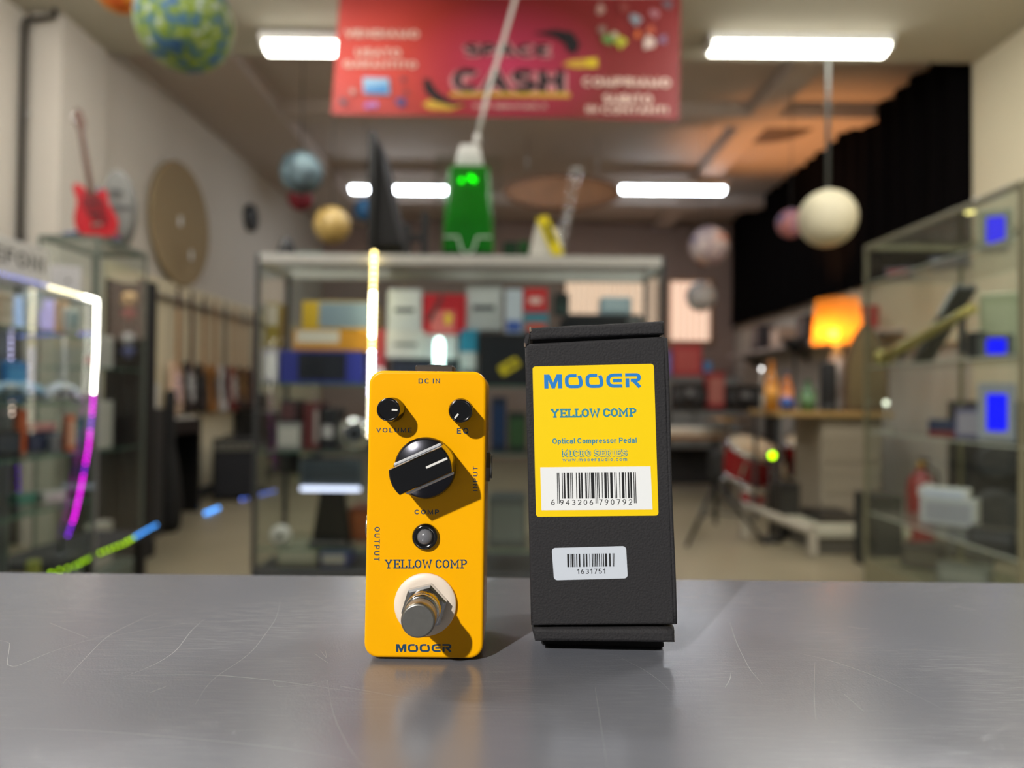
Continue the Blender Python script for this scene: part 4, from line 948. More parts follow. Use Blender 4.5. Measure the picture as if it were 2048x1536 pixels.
# ================================================================== left side of the shop
# ---------------------------------------------------------------- phone showcase with light strips
LX = P(197, 600, 2.6).x; LTOP = P(197, 597, 2.6).z
ls = [PX(120, 672, LX - .12).z, PX(110, 803, LX - .12).z, PX(100, 902, LX - .12).z, PX(90, 1004, LX - .12).z]
showcase('phone_showcase', 'low glass showcase edged with light strips at the left edge of the frame', LX - .34, LX, 1.55, 2.62, LTOP, ls, frame=M('frame_alu', (150, 152, 156), .35, .6), post=.014, base=.28, rail_h=.016, back_pane=True, panel=M('panel_slate', (92, 98, 102), .5))
pl = lambda x, y, dx=.012: PX(x, y, LX + dx)
ribbon_leds('led_strip', 'blue white LED strip along the top edge of the phone showcase', [pl(-60, 532), pl(60, 562), pl(100, 573)], [(1.0, LB)], r=.0035, step=.02)
ribbon_leds('led_strip', 'bright LED strip running over the corner of the phone showcase, white above and magenta below', [pl(100, 574), pl(150, 588), pl(194, 601), pl(192, 700), pl(184, 830), pl(176, 900), pl(163, 970), pl(150, 1030), pl(136, 1070)],
            [(.16, ME('led_cream2', (255, 244, 200), 6)), (.55, LW), (.62, LMAG), (.66, LPUR), (.78, LMAG), (.81, LPUR), (.97, LMAG), (1.0, LPUR)], r=.0045, step=.016)
LBX = LX - .31
ribbon_leds('led_strip', 'white LED strip in the rear corner of the phone showcase', [PX(22, 668, LBX), PX(22, 740, LBX)], [(1.0, ME('led_pale', (215, 205, 255), 5))], r=.004, step=.02)
ribbon_leds('led_strip', 'peach white LED strip in the rear corner below the blue controllers', [PX(24, 782, LBX), PX(24, 828, LBX)], [(1.0, ME('led_peach', (255, 225, 205), 5))], r=.004, step=.02)
ribbon_leds('led_strip', 'purple LED strip low in the rear of the phone showcase', [PX(35, 905, LBX), PX(38, 980, LBX)], [(1.0, ME('led_violet', (140, 60, 255), 1.6))], r=.004, step=.024)
ribbon_leds('led_strip', 'short pink purple LED strip behind the third shelf of the phone showcase', [PX(98, 872, LX - .14), PX(140, 886, LX - .08)], [(.3, ME('led_pink', (225, 110, 255), 3)), (1.0, LPUR)], r=.0045, step=.025)
ribbon_leds('led_strip', 'deep blue LED strip under the first shelf of the phone showcase', [PX(40, 672, LX - .05), PX(188, 667, LX - .03)], [(.45, ME('led_sky', (110, 150, 255), 1.6)), (1.0, ME('led_deep', (60, 60, 255), 2.4))], r=.004, step=.02)
BZ0 = .34
# sign standing on top of it
a, b = PX(-95, 545, LX - .01), PX(101, 562, LX - .01)
zs = LTOP + .008; sh = PX(100, 500, LX - .01).z - zs
t = thing('shop_sign', 'white sign with black capital letters standing on the phone showcase', 'sign', (LX - .02, b.y, zs), (0, 0, R(90)))
L_ = b.y - a.y
MB().box((-L_ / 2, 0, sh / 2), (L_, .006, sh), b=.001).build('sign_board', M('sign_white', (214, 214, 214), .5), t)
lettering('lettering', sans('TELEFONI', .17, .22), ((-L_ * .97, sh * .28), (-L_ * .06, sh * .28), (-L_ * .97, sh * .76)), -.0036, BLACKM, t)
for k in (.1, .9): MB().box((-L_ * k, .02, .006), (.02, .05, .012)).build('sign_foot', LGREY, t)
t = thing('price_card', 'small white card with a dark dot behind the end of the sign', 'card', Vector((P(142, 580, 2.79).x - .03, 2.8, BZ0 + .001)), (0, 0, R(20)))
zc = P(142, 588, 2.75).z - BZ0; hc = P(142, 528, 2.75).z - BZ0 - zc
MB().box((0, 0, zc + hc / 2), (.11, .003, hc), b=.001).build('card', M('card_grey', (200, 198, 200), .6), t)
MB().lathe([(.007, -.003), (.007, -.0016)], 14, T=Matrix.Translation((.01, 0, zc + hc * .5)) @ Matrix.Rotation(R(-90), 4, 'X')).build('dark_dot', BLACKM, t)
MB().cyl((0, .012, 0), (0, .012, zc + hc * .6), .008, n=8).build('card_pole', STEEL, t)
MB().lathe([(.05, 0), (.045, .012), (.012, .02)], 20).build('pole_foot', DGREY, t)

def Xp(px, X): return max(X, -2.5 * (1024 - px) / 1400)
def controller(label, px, z, X, rgb, rz=60):
    X = Xp(px, X); c = PX(px, 700, X); t = thing('game_controller', label, 'game controller', (X, c.y, z), (0, 0, R(rz)), 'game controllers in the phone showcase'); t.scale = (.8, .8, .8)
    mb = MB(); mb.ball((0, 0, .05), .055, (1.25, .5, .62), 18, 10)
    mb.build('shell', colour(rgb, .3), t)
    for s in (-1, 1):
        g = MB(); g.tube([Vector((s * .045, 0, .055)), Vector((s * .066, -.004, .035)), Vector((s * .076, -.008, .012)), Vector((s * .076, -.01, .003))], [.022, .021, .017, .008], 12); g.build('grip', colour(rgb, .3), t)
        MB().lathe([(.009, 0), (.008, .012), (.011, .014), (.010, .018)], 14, T=Matrix.Translation((s * .022, -.022, .046)) @ Matrix.Rotation(R(90), 4, 'X')).build('thumbstick', DGREY, t)
    MB().box((0, -.026, .066), (.035, .004, .014), b=.001).build('touch_pad', WHITE, t)
def phone(label, px, z, X, rgb, scr, rz=60, h=.13):
    X = Xp(px, X); c = PX(px, 700, X); t = thing('mobile_phone', label, 'phone', (X, c.y, z), (0, 0, R(rz)), 'phones in the showcases')
    q = Matrix.Rotation(R(-10), 4, 'X')
    MB().prism(rrect(-h * .25, .008, h * .25, h, .008, 4), -.004, .004, T=q).build('phone_body', colour(rgb, .25), t)
    MB().prism(rrect(-h * .23, .014, h * .23, h - .006, .006, 4), -.0052, -.004, T=q).build('screen', scr, t)
    MB().box((0, .012, .006), (h * .4, .06, .012), b=.002).build('phone_stand', GREY, t)
def gbox(label, px, z, X, w, dp, h, rgb, panel=None, rz=60, name='product_box', cat='box'):
    X = Xp(px, X) if X < 0 else X; c = PX(px, 700, X); t = thing(name, label, cat, (X, c.y, z), (0, 0, R(rz)))
    MB().box((0, 0, h / 2), (w, dp, h), b=min(.004, h * .12)).build('carton', colour(rgb), t)
    if panel: MB().prism(rrect(-w * .4, h * .15, w * .4, h * .85, min(w, h) * .05, 3), -dp / 2 - .0012, -dp / 2 + .001).build('printed_panel', colour(panel, .35), t)
    return z + h
SCB = M('screen_pale', (150, 170, 200), .2, emit=((150, 180, 230), .5)); SCV = M('screen_lilac', (170, 165, 210), .2, emit=((190, 180, 240), .5))
X1 = LX - .16
z1, z2, z3, z4 = [k + .001 for k in ls]
phone('pale phone on the first shelf near the left edge of the frame', 28, z1, X1, (190, 190, 196), SCB)
t_ = gbox('tall pale blue pack on the first shelf of the phone showcase', 62, z1, X1, .06, .04, .14, (176, 190, 206), (214, 222, 232))
phone('lilac phone on the first shelf beside the orange pack', 98, z1, X1, (150, 150, 190), SCV)
gbox('orange and white pack on the first shelf of the phone showcase', 122, z1, X1, .035, .04, .12, (222, 176, 130), (236, 214, 200))
gbox('clear white pack on the first shelf next to the corner', 142, z1, X1, .04, .03, .09, (196, 200, 200), (150, 170, 180))
gbox('beige pack on the first shelf at the left edge of the frame', 4, z1, X1, .05, .04, .12, (196, 176, 150), (220, 206, 190))
controller('pale blue game controller on the second shelf by the left edge', 18, z2, X1, (150, 176, 200))
controller('light blue game controller in the middle of the second shelf', 50, z2, X1, (150, 190, 220), 40)
controller('white game controller nearest the corner on the second shelf', 124, z2, X1, (206, 214, 232), 75)
gbox('bright blue carton behind the controllers on the second shelf', 28, z2, LX - .28, .07, .05, .14, (60, 130, 200), (80, 160, 220))
gbox('small orange cap box on the third shelf left', 44, z3, X1, .03, .03, .15, (214, 96, 50))
gbox('small orange box near the corner on the third shelf', 142, z3, X1, .03, .03, .13, (220, 110, 70), (236, 180, 160))
t_ = gbox('dark blue box on the third shelf of the phone showcase', 80, z3, X1, .10, .08, .07, (36, 46, 80), (60, 70, 110))
gbox('pink flat box lying on top of the dark blue box', 82, t_ + .001, X1, .09, .06, .03, (206, 130, 130), (220, 160, 160))
gbox('pale grey box on the third shelf of the phone showcase', 116, z3, X1, .05, .05, .06, (150, 150, 164))
gbox('black box on the third shelf at the left edge', 12, z3, X1, .08, .06, .08, (24, 26, 32), (60, 66, 84))
gbox('teal box on the fourth shelf of the phone showcase', 56, z4, X1, .08, .06, .035, (46, 120, 106), (80, 150, 136))
gbox('white box on the fourth shelf of the phone showcase', 108, z4, X1, .08, .05, .04, (182, 184, 178), (206, 206, 200))
gbox('yellow green box at the bottom of the phone showcase', 76, .281, X1, .04, .06, .12, (150, 156, 60), (180, 184, 90), 30)
gbox('dull pink box at the bottom of the phone showcase', 50, .281, X1 - .1, .12, .06, .05, (150, 90, 92), (170, 110, 110))
gbox('orange yellow box at the bottom near the corner', 136, .281, X1 - .05, .05, .05, .045, (180, 140, 60), (200, 160, 80))

# light strip on the floor along the left side
fl = lambda x, y: PZ(x, y, .008)
t = thing('low_bench', 'low dark bench with a light strip along its edge behind the phone showcase', 'bench', (-1.87, 3.02, 0))
MB().box((0, 0, BZ0 - .015), (.3, .68, .03), b=.004).build('bench_top', BLACKM, t)
for sx in (-1, 1):
    for sy in (-1, 1): MB().box((sx * .12, sy * .3, (BZ0 - .03) / 2), (.04, .04, BZ0 - .03), b=.003).build('leg', BLACKM, t)
bz = lambda x, y: PZ(x, y, BZ0 + .006)
ribbon_leds('led_strip', 'yellow green and cyan LED strip along the edge of the low bench', [bz(102, 1146), bz(150, 1132), bz(190, 1110), bz(250, 1086), bz(290, 1062), bz(312, 1050)],
            [(.66, LYG), (1.0, LCY)], r=.0055, step=.036, tape=.008)
ribbon_leds('led_strip', 'short cyan LED strip on the floor before the black amplifier', [fl(412, 1026), fl(436, 1016)], [(1.0, LCY)], r=.012, step=.06, tape=.01)
ribbon_leds('led_strip', 'blue LED strip on the floor at the left post of the middle showcase', [fl(484, 998), fl(548, 982)], [(1.0, ME('led_azure', (90, 130, 255), 2.6))], r=.012, step=.08, tape=.01)

# ---------------------------------------------------------------- second showcase behind, red guitar on top
S2T = P(200, 496, 3.7).z
S2X0, S2X1 = -2.32, -2.02
s2s = [P(170, 735, 3.5).z, P(170, 900, 3.5).z]
showcase('glass_cabinet', 'tall glass cabinet behind the phone showcase with a red guitar on top', S2X0, S2X1, 3.4, 3.86, S2T, s2s, frame=M('frame_green_grey', (96, 106, 98), .4), post=.014, base=.1, rail_h=.02, back_pane=True)
def gd(label, px0, px1, d, z0, hpx, dp, rgb, panel=None, **k): return pbox(label, px0, px1, d, z0, hpx, dp, rgb, panel, **k)
def figure(label, px, d, z, h, cols):
    t = thing('toy_figure', label, 'toy figure', Vector((P(px, 700, d).x, d, z)), group='toy figures')
    MB().lathe([(.16 * h, 0), (.17 * h, .02 * h), (.15 * h, .04 * h)], 18).build('figure_base', BLACK, t)
    MB().ball((0, 0, .32 * h), .16 * h, (1, .8, 1.5), 14, 10).build('figure_body', colour(cols[0]), t)
    hd = MB().ball((0, 0, .74 * h), .25 * h, (1.05, .9, .95), 16, 10).build('figure_head', colour(cols[1]), t)
    for s in (-1, 1): MB().ball((s * .1 * h, -.2 * h, .76 * h), .05 * h, n=10, m=6).build('eye', BLACK, hd)
    for s in (-1, 1): MB().tube([Vector((s * .12 * h, 0, .42 * h)), Vector((s * .24 * h, -.05 * h, .28 * h))], .05 * h, 8).build('arm', colour(cols[0]), t)
# black display carton with figures, right of the cabinet
bxX = P(262, 650, 4.2).x
t = thing('display_stand', 'tall black display stand with toy figures beside the glass cabinet', 'display stand', Vector((bxX, 4.2, 0)))
zt2, zm2 = P(262, 556, 4.1).z, P(262, 648, 4.1).z; zb2 = P(262, 722, 4.1).z
MB().box((0, .1, zt2 / 2), (.2, .03, zt2), b=.004).build('back_board', BLACKM, t)
for s in (-1, 1): MB().box((s * .095, 0, zt2 / 2), (.012, .2, zt2), b=.003).build('side_board', BLACKM, t)
for k, zz in enumerate((zb2, zm2)): MB().box((0, 0, zz - .006), (.178, .2, .012)).build('shelf', BLACKM, t)
MB().box((0, 0, .05), (.22, .24, .1), b=.006).build('stand_base', BLACKM, t)
figure('yellow and white headed toy figure on the upper tray of the black stand', 258, 4.15, zm2 + .001, .2, ((150, 40, 50), (226, 180, 120)))
figure('grey and blue toy figure on the lower tray of the black stand', 258, 4.15, zb2 + .001, .18, ((90, 96, 150), (200, 198, 206)))
z = gd('tall white carton with a red foot standing in the glass cabinet', 176, 202, 3.55, s2s[1] - .0 + .001, 96, .12, (206, 204, 200), (170, 40, 40), pv=(.02, .2))
gd('white and red carton on the upper shelf of the glass cabinet', 170, 200, 3.55, s2s[0] + .001, 66, .12, (205, 202, 200), (176, 40, 46), pv=(.1, .35))
gd('teal carton low in the glass cabinet', 142, 166, 3.6, s2s[1] + .001, 60, .12, (40, 110, 112), (80, 150, 150))
gd('tall white carton with red base at the bottom of the glass cabinet', 176, 202, 3.55, .102, 90, .14, (190, 186, 178), (150, 36, 40), pv=(.03, .16))
z = gd('dark pedestal carrying a white pack and a green carton beside the display stand', 268, 306, 4.75, .001, 262, .18, (44, 46, 48), (52, 54, 56), name='pedestal', cat='pedestal')
z = gd('white soft pack on the dark pedestal', 270, 303, 4.78, z + .001, 50, .12, (214, 212, 206), (226, 226, 222), name='soft_pack', cat='pack')
gd('bright green carton on top of the white soft pack', 272, 298, 4.8, z + .001, 66, .1, (110, 150, 30), (126, 168, 40))

def guitar_body(s=1.0):
    pts = [(-.02, .40), (-.05, .44), (-.085, .475), (-.12, .47), (-.135, .43), (-.12, .37), (-.115, .31), (-.14, .24), (-.165, .16), (-.155, .07), (-.10, .01), (0, -.005), (.10, .005), (.16, .07), (.17, .16), (.14, .24), (.115, .31), (.12, .36), (.125, .40), (.105, .425), (.075, .415), (.04, .39)]
    p2 = []
    n = len(pts)
    for i in range(n):                # one smoothing pass
        a, b, c = pts[i - 1], pts[i], pts[(i + 1) % n]
        p2 += [((a[0] + 6 * b[0] + c[0]) / 8 * s, (a[1] + 6 * b[1] + c[1]) / 8 * s), ((b[0] + c[0]) / 2 * s, (b[1] + c[1]) / 2 * s)]
    return p2
GMESH = {}
def guitar(label, loc, rot, rgb, guard, neckc=WOOD, s=1.0, group='electric guitars on the left wall', name='electric_guitar', headc=None):
    t = thing(name, label, 'guitar', loc, rot, group)
    def part(nm, fn, mat, parent=t):
        key = (nm, s)
        if key not in GMESH: GMESH[key] = fn()
        mb = GMESH[key]; return mb.build(nm, mat, parent)
    bd = part('guitar_body', lambda: MB().prism(guitar_body(s), -.022 * s, .022 * s, inset=.006 * s), M('lacquer_%02x%02x%02x' % rgb, rgb, .32, coat=.1))
    part('pickguard', lambda: MB().prism([(-.05 * s, .40 * s), (-.09 * s, .30 * s), (-.06 * s, .2 * s), (.03 * s, .1 * s), (.1 * s, .12 * s), (.09 * s, .3 * s), (.05 * s, .38 * s)], -.026 * s, -.021 * s), colour(guard, .3), bd)
    for k, zz in enumerate((.30, .20)): part('pickup', lambda: MB().box((0, -.028 * s, .25 * s), (.075 * s, .01 * s, .02 * s), b=.003 * s), BLACK, bd).location.z = (zz - .25) * s
    part('bridge', lambda: MB().box((0, -.027 * s, .11 * s), (.08 * s, .01 * s, .03 * s), b=.003 * s), CHROME, bd)
    nk = part('neck', lambda: MB().prism([(-.028 * s, .36 * s), (.028 * s, .36 * s), (.021 * s, .93 * s), (-.021 * s, .93 * s)], -.032 * s, -.008 * s, inset=.003 * s), neckc)
    part('headstock', lambda: MB().prism([(-.022 * s, .925 * s), (.022 * s, .925 * s), (.045 * s, .98 * s), (.03 * s, 1.10 * s), (-.01 * s, 1.12 * s), (-.035 * s, 1.08 * s), (-.03 * s, .98 * s)], -.022 * s, -.006 * s), headc or neckc)
    for i in range(3):
        part('tuner', lambda: MB().cyl((-.062 * s, -.014 * s, .99 * s), (-.03 * s, -.014 * s, .99 * s), .008 * s, n=8), CHROME).location.z = i * .035 * s
    return t
# guitars on the wall: hooks on a rail
railz = EYE + .80
t = thing('guitar_rail', 'long steel rail with hooks that the wall guitars hang from', 'rail', (-2.96, 5.5, railz))
MB().box((0, 1.5, 0), (.02, 3.0, .03), b=.003).build('rail_bar', STEEL, t)
gu = [(345, (206, 176, 150), (224, 190, 190), 'pink and cream electric guitar, nearest of the row on the left wall'), (372, (30, 26, 28), (190, 190, 190), 'black electric guitar with pale pickguard second in the wall row'),
      (398, (20, 20, 22), (40, 40, 42), 'all black electric guitar third in the wall row'), (420, (150, 100, 40), (30, 26, 26), 'amber sunburst electric guitar in the middle of the wall row'),
      (440, (200, 198, 196), (60, 60, 64), 'white electric guitar in the wall row'), (460, (110, 24, 24), (206, 200, 190), 'dark red electric guitar in the wall row'),
      (478, (40, 30, 26), (150, 110, 50), 'dark brown electric guitar near the end of the wall row'), (495, (54, 36, 26), (90, 60, 40), 'brown electric guitar, last of the wall row')]
for i, (px, c, g, lab) in enumerate(gu):
    y = PX(px, 700, -2.93).y
    g_ = guitar(lab, (-2.90, y, railz - 1.0), (0, 0, R(90)), c, g, WOOD if i % 3 != 1 else DWOOD, .98, headc=None if i % 2 else DWOOD)
    g_.scale = (.68, 1, 1)
    MB().tube([Vector((.01, y - 5.5, 0)), Vector((.05, y - 5.5, -.012)), Vector((.055, y - 5.5, .012))], .006, 6).build('hook', CHROME, t)
# small red guitar leaning on a stand on the cabinet
gl = P(212, 488, 3.7)
t = guitar('small bright red guitar leaning on top of the tall glass cabinet', (gl.x + .02, 3.6, S2T + .03), (R(-4), R(-9), R(32)), (176, 14, 30), (120, 10, 22), DWOOD, .6, None, 'small_guitar')
t = thing('guitar_stand', 'blue stand under the small red guitar', 'stand', (gl.x, 3.6, S2T + .008), (0, 0, R(20)))
for s in (-1, 1):
    MB().tube([Vector((s * .12, -.08, .012)), Vector((s * .06, .02, .05)), Vector((0, .06, .12))], .012, 8).build('stand_leg', M('blue_plastic', (44, 66, 120), .4), t)
MB().tube([Vector((0, .06, .12)), Vector((0, .09, .3))], .012, 8).build('stand_back', M('blue_plastic', (44, 66, 120), .4), t)
MB().box((.1, -.06, .03), (.05, .03, .03), b=.01).build('red_pad', RED, t)
t = thing('round_case', 'grey rounded case standing behind the small red guitar', 'case', (P(236, 488, 3.78).x, 3.78, S2T + .008), (0, 0, R(10)))
MB().prism([(.085 * math.cos(R(a)) , .215 + .21 * math.sin(R(a))) for a in range(0, 360, 12)], -.04, .04, inset=.01).build('case_shell', M('case_grey', (112, 112, 108), .6), t)
MB().tube([Vector((-.03, -.045, .3)), Vector((0, -.06, .31)), Vector((.03, -.045, .3))], .006, 6).build('case_handle', DGREY, t)
MB().box((0, -.042, .22), (.16, .006, .01)).build('zip', DGREY, t)

# ---------------------------------------------------------------- pianos, bags and amplifiers along the left
def digital_piano(label, x, y, rz, w=1.25):
    t = thing('digital_piano', label, 'piano', (x, y, 0), (0, 0, R(rz)), 'digital pianos')
    for s in (-1, 1): MB().box((s * (w / 2 - .02), 0, .40), (.035, .34, .8), b=.005).build('side_panel', BLACK, t)
    MB().box((0, .1, .45), (w - .08, .02, .4), b=.004).build('back_panel', BLACK, t)
    kb = MB().box((0, 0, .73), (w - .08, .36, .12), b=.01).build('key_case', BLACK, t)
    MB().box((0, -.11, .798), (w - .2, .13, .014), b=.002).build('white_keys', M('ivory', (226, 222, 212), .3), kb)
    k = MB()
    for i in range(30):
        if i % 7 not in (2, 6): k.box((-(w - .2) / 2 + (i + 1) * (w - .2) / 31, -.08, .811), (.012, .075, .012))
    tag(k.build('black_keys', BLACK, kb), kind='stuff')
    MB().prism([(-.25, .8), (.25, .8), (.22, 1.0), (-.22, 1.0)], .12, .135).build('music_rest', BLACK, t)
    MB().box((0, -.02, .08), (.3, .06, .05), b=.006).build('pedal_box', BLACK, t)
digital_piano('black digital piano, nearest along the left wall under the guitars', -2.79, 5.3, 90)
digital_piano('black digital piano, farther along the left wall', -2.79, 8.1, 90)
def amplifier(label, x, y, w, d, h, rz, grille, z=0.0, body=BLACKM):
    t = thing('guitar_amplifier', label, 'amplifier', (x, y, z), (0, 0, R(rz)), 'amplifiers')
    MB().box((0, 0, h / 2 + .02), (w, d, h), b=.012).build('amp_cabinet', body, t)
    MB().box((0, -d / 2 - .004, h * .42 + .02), (w * .9, .01, h * .7), b=.003).build('grille_cloth', grille, t)
    MB().box((0, -d / 2 - .004, h * .88 + .02), (w * .9, .01, h * .14), b=.003).build('control_panel', STEEL, t)
    for i in range(4): MB().cyl((w * (-.3 + .2 * i), -d / 2 - .022, h * .88 + .02), (w * (-.3 + .2 * i), -d / 2 - .006, h * .88 + .02), .012, n=12).build('amp_knob', BLACK, t)
    MB().tube([Vector((-.09, 0, h + .02)), Vector((-.07, 0, h + .05)), Vector((.07, 0, h + .05)), Vector((.09, 0, h + .02))], .01, 8).build('handle', BLACK, t)
    for sx in (-1, 1):
        for sy in (-1, 1): MB().cyl((sx * w * .42, sy * d * .4, 0), (sx * w * .42, sy * d * .4, .022), .018, n=10).build('rubber_foot', BLACK, t)
GR1, GR2 = M('grille_dark', (30, 31, 36), .9, scale=400, var=.4), M('grille_beige', (132, 126, 104), .9, scale=400, var=.2)
amplifier('large black guitar amplifier on the floor left of the middle showcase', -2.62, 6.62, .36, .26, .55, 25, GR1)
amplifier('amplifier with beige grille next to the middle showcase post', -2.7, 7.15, .4, .26, .5, 20, GR2)
t = thing('gig_bag', 'tall black padded gig bag standing before the digital pianos', 'bag', (P(322, 900, 5.0).x, 5.05, 0), (0, R(2), R(15)))
pr = [(.15, .0), (.19, .04), (.2, .2), (.17, .36), (.13, .5), (.08, .62), (.065, .9), (.06, 1.0), (.03, 1.02)]
MB().loft([[Vector((r * .6 * math.cos(R(a)), r * .42 * math.sin(R(a)), zz)) for a in range(0, 360, 15)] for r, zz in pr]).build('bag_shell', M('nylon_black', (15, 15, 16), .75), t)
MB().tube([Vector((-.04, -.075, .3)), Vector((0, -.11, .34)), Vector((0, -.11, .42)), Vector((-.03, -.06, .46))], .008, 6).build('carry_handle', BLACK, t)
MB().box((0, -.085, .16), (.14, .02, .2), b=.01).build('front_pocket', M('nylon_black2', (22, 22, 24), .75), t)
# ================================================================== right side of the shop
# ---------------------------------------------------------------- right showcase
RX = 1.80; RT = PX(2038, 362, RX).z
ry0, ry1 = PX(2042, 400, RX).y, PX(1728, 500, RX).y
rs = [PX(1990, 505, RX + .15).z, PX(1990, 718, RX + .15).z, PX(1990, 882, RX + .15).z, PX(1990, 1085, RX + .15).z]
showcase('tall_showcase', 'tall glass showcase at the right edge with blue lit screens inside', RX, RX + .5, ry0, ry1, RT, rs, frame=M('frame_olive', (116, 112, 88), .4), post=.018, base=.2, rail_h=.022, back_pane=True, edge=M('edge_pale', (196, 196, 184), .4))
XR = RX + .13
BLUES = ME('screen_blue', (12, 22, 255), 1.25); BLUES2 = ME('screen_violet_blue', (72, 66, 255), .95)
def screen_box(label, px, py0, py1, z, w, mat, fr, name='boxed_phone'):
    c = PX(px, 700, XR); h = (py1 - py0) / FPX * c.y
    t = thing(name, label, 'phone', (XR, c.y, z), (0, 0, R(-30)), 'lit screens in the right showcase')
    MB().prism(rrect(-w / 2, 0, w / 2, h, .01, 4), -.012, .012, inset=.002).build('frame', fr, t)
    MB().prism(rrect(-w * .27, h * .18, w * .27, h * .82, .008, 4), -.015, -.011).build('lit_screen', mat, t)
    MB().box((0, .03, .008), (w * .8, .09, .016), b=.003).build('stand', GREY, t)
screen_box('violet blue screen on the top shelf of the right showcase', 1991, 418, 500, rs[0] + .001, .115, BLUES2, M('frame_sage', (150, 156, 136), .4))
screen_box('small blue screen on the second shelf of the right showcase', 1992, 664, 712, rs[1] + .001, .12, BLUES, M('frame_sage2', (96, 104, 102), .4))
screen_box('large deep blue screen in a pale frame on the third shelf of the right showcase', 1993, 764, 880, rs[2] + .001, .125, BLUES, M('frame_pale', (150, 156, 166), .3))
def rb(label, px, z, w, dp, h, rgb, panel=None, rz=-40, X=XR, **k): return gbox(label, px, z, X, w, dp, h, rgb, panel, rz, **k)
rb('pale green carton at the rear of the top shelf in the right showcase', 2005, rs[1] + .001, .16, .1, .3, (178, 184, 150), (190, 196, 164), X=RX + .36)
rb('violet and grey carton beside the large blue screen', 1940, rs[2] + .001, .1, .08, .13, (84, 82, 120), (150, 146, 160))
rb('dark blue rounded pouch with red base on the third shelf', 1888, rs[2] + .026, .11, .09, .05, (30, 44, 76), None)
rb('flat red carton under the dark blue pouch', 1888, rs[2] + .001, .11, .09, .024, (120, 36, 36))
rb('black box on the second shelf of the right showcase', 1955, rs[1] + .001, .07, .07, .12, (24, 26, 26), (40, 42, 44), X=RX + .17)
rb('dark carton on the top shelf of the right showcase', 1900, rs[0] + .001, .16, .1, .05, (58, 60, 70), (90, 90, 104), X=RX + .2)
rb('grey blue carton on the top shelf at the far end', 1800, rs[0] + .001, .12, .08, .05, (74, 78, 90), (140, 60, 60))
z = rb('white carton on the lowest shelf of the right showcase', 1900, rs[3] + .001, .22, .14, .12, (176, 178, 180), (150, 152, 160), X=RX + .22)
rb('soft white pack lying on the white carton', 1890, z + .001, .2, .12, .04, (206, 206, 206), (190, 198, 214), name='soft_pack', cat='pack', X=RX + .22)
rb('black flat device on the lowest shelf of the right showcase', 1985, rs[3] + .001, .16, .12, .06, (26, 27, 30), (60, 62, 66), name='media_player', cat='player')
rb('grey carton at the bottom of the right showcase', 1930, .202, .2, .14, .08, (104, 106, 98), (130, 132, 122), X=RX + .2)
rb('dark carton at the bottom of the right showcase', 1850, .202, .18, .14, .1, (50, 48, 42), (84, 80, 66), X=RX + .2)
# slim keyboard leaning diagonally
a, b = PX(1842, 700, RX + .22), PX(1934, 572, RX + .2); a.z = rs[1] + .012
v = b - a; q = v.to_track_quat('X', 'Z').to_matrix().to_4x4(); L_ = v.length
t = thing('slim_keyboard', 'slim dark grey keyboard leaning diagonally in the right showcase', 'keyboard', a)
MB().box((L_ / 2, 0, 0), (L_, .09, .03), T=q, b=.005).build('keyboard_case', M('lid_grey', (84, 85, 86), .4), t)
MB().box((L_ * .45, -.02, .016), (L_ * .6, .04, .006), T=q).build('keys', M('keys_grey', (120, 120, 120), .35), t)
MB().box((L_ * .8, -.0475, .004), (L_ * .3, .004, .024), T=q).build('highlight_strip', M('keyboard_highlight', (206, 212, 214), .3), t)  # pale strip stands for the white highlight near the upper end
# brass tube instrument leaning slanted
a, b = PX(1742, 724, RX + .24), PX(1948, 612, RX + .06)
a = Vector((RX + .08, PX(1772, 700, RX + .08).y, rs[1] + .045)); b = PX(1946, 617, RX + .06)
t = thing('brass_horn', 'long slim brass horn lying slanted in the right showcase', 'horn', a)
v = b - a
MB().tube([Vector((0, 0, 0)), v * .2, v * .5, v * .8, v], [.034, .026, .022, .02, .02], 14).build('horn_tube', M('brass_bright', (206, 194, 120), .3, .8), t)
MB().tube([v * -.03, v * .0], [.05, .032], 18).build('bell', M('brass_bright', (206, 194, 120), .3, .8), t)
for f in (.35, .55, .78): MB().ball(v * f + Vector((0, 0, .016)), .012, n=10, m=6).build('valve_cap', CHROME, t)
for f in (.22, .9): MB().box(v * f + Vector((0, 0, -.5 * (v.z * f + .028))), (.012, .03, v.z * f + .02)).build('rest', DGREY, t)
t = thing('puck_light', 'small warm round light under the top of the right showcase', 'light', PX(1940, 424, RX + .1))
MB().lathe([(.022, 0), (.022, .012), (.018, .016)], 18).build('light_body', STEEL, t)
MB().lathe([(.017, -.004), (.019, 0)], 18).build('light_lens', ME('puck_glow', (255, 240, 150), 2.6), t)
MB().cyl((0, 0, .014), (0, 0, RT - PX(1940, 424, RX + .1).z), .006, n=8).build('stem', STEEL, t)

# ---------------------------------------------------------------- desk with lamp, bottle, arch mirror
DZ = P(1640, 822, 5.4).z
x0d, x1d = P(1532, 822, 5.4).x, P(1760, 822, 5.4).x
t = thing('wooden_desk', 'wooden desk with pale side panel carrying the orange lamp', 'desk', ((x0d + x1d) / 2, 5.5, 0))
w = x1d - x0d
MB().box((0, 0, DZ - .02), (w, .6, .04), b=.005).build('desk_top', M('desk_oak', (168, 136, 84), .4, var=.2), t)
MB().box((w * .18, .02, (DZ - .04) / 2), (w * .52, .5, DZ - .04), b=.004).build('side_panel', M('panel_beige', (150, 140, 122), .6), t)
for sy in (-1, 1): MB().box((-w / 2 + .04, sy * .25, (DZ - .04) / 2), (.026, .026, DZ - .04), b=.003).build('leg', DGREY, t)
for k in range(3): MB().box((w * .18, -.235, .15 + k * .24), (w * .46, .012, .2), b=.003).build('drawer_front', M('panel_beige2', (142, 132, 114), .6), t)
dz = DZ + .001
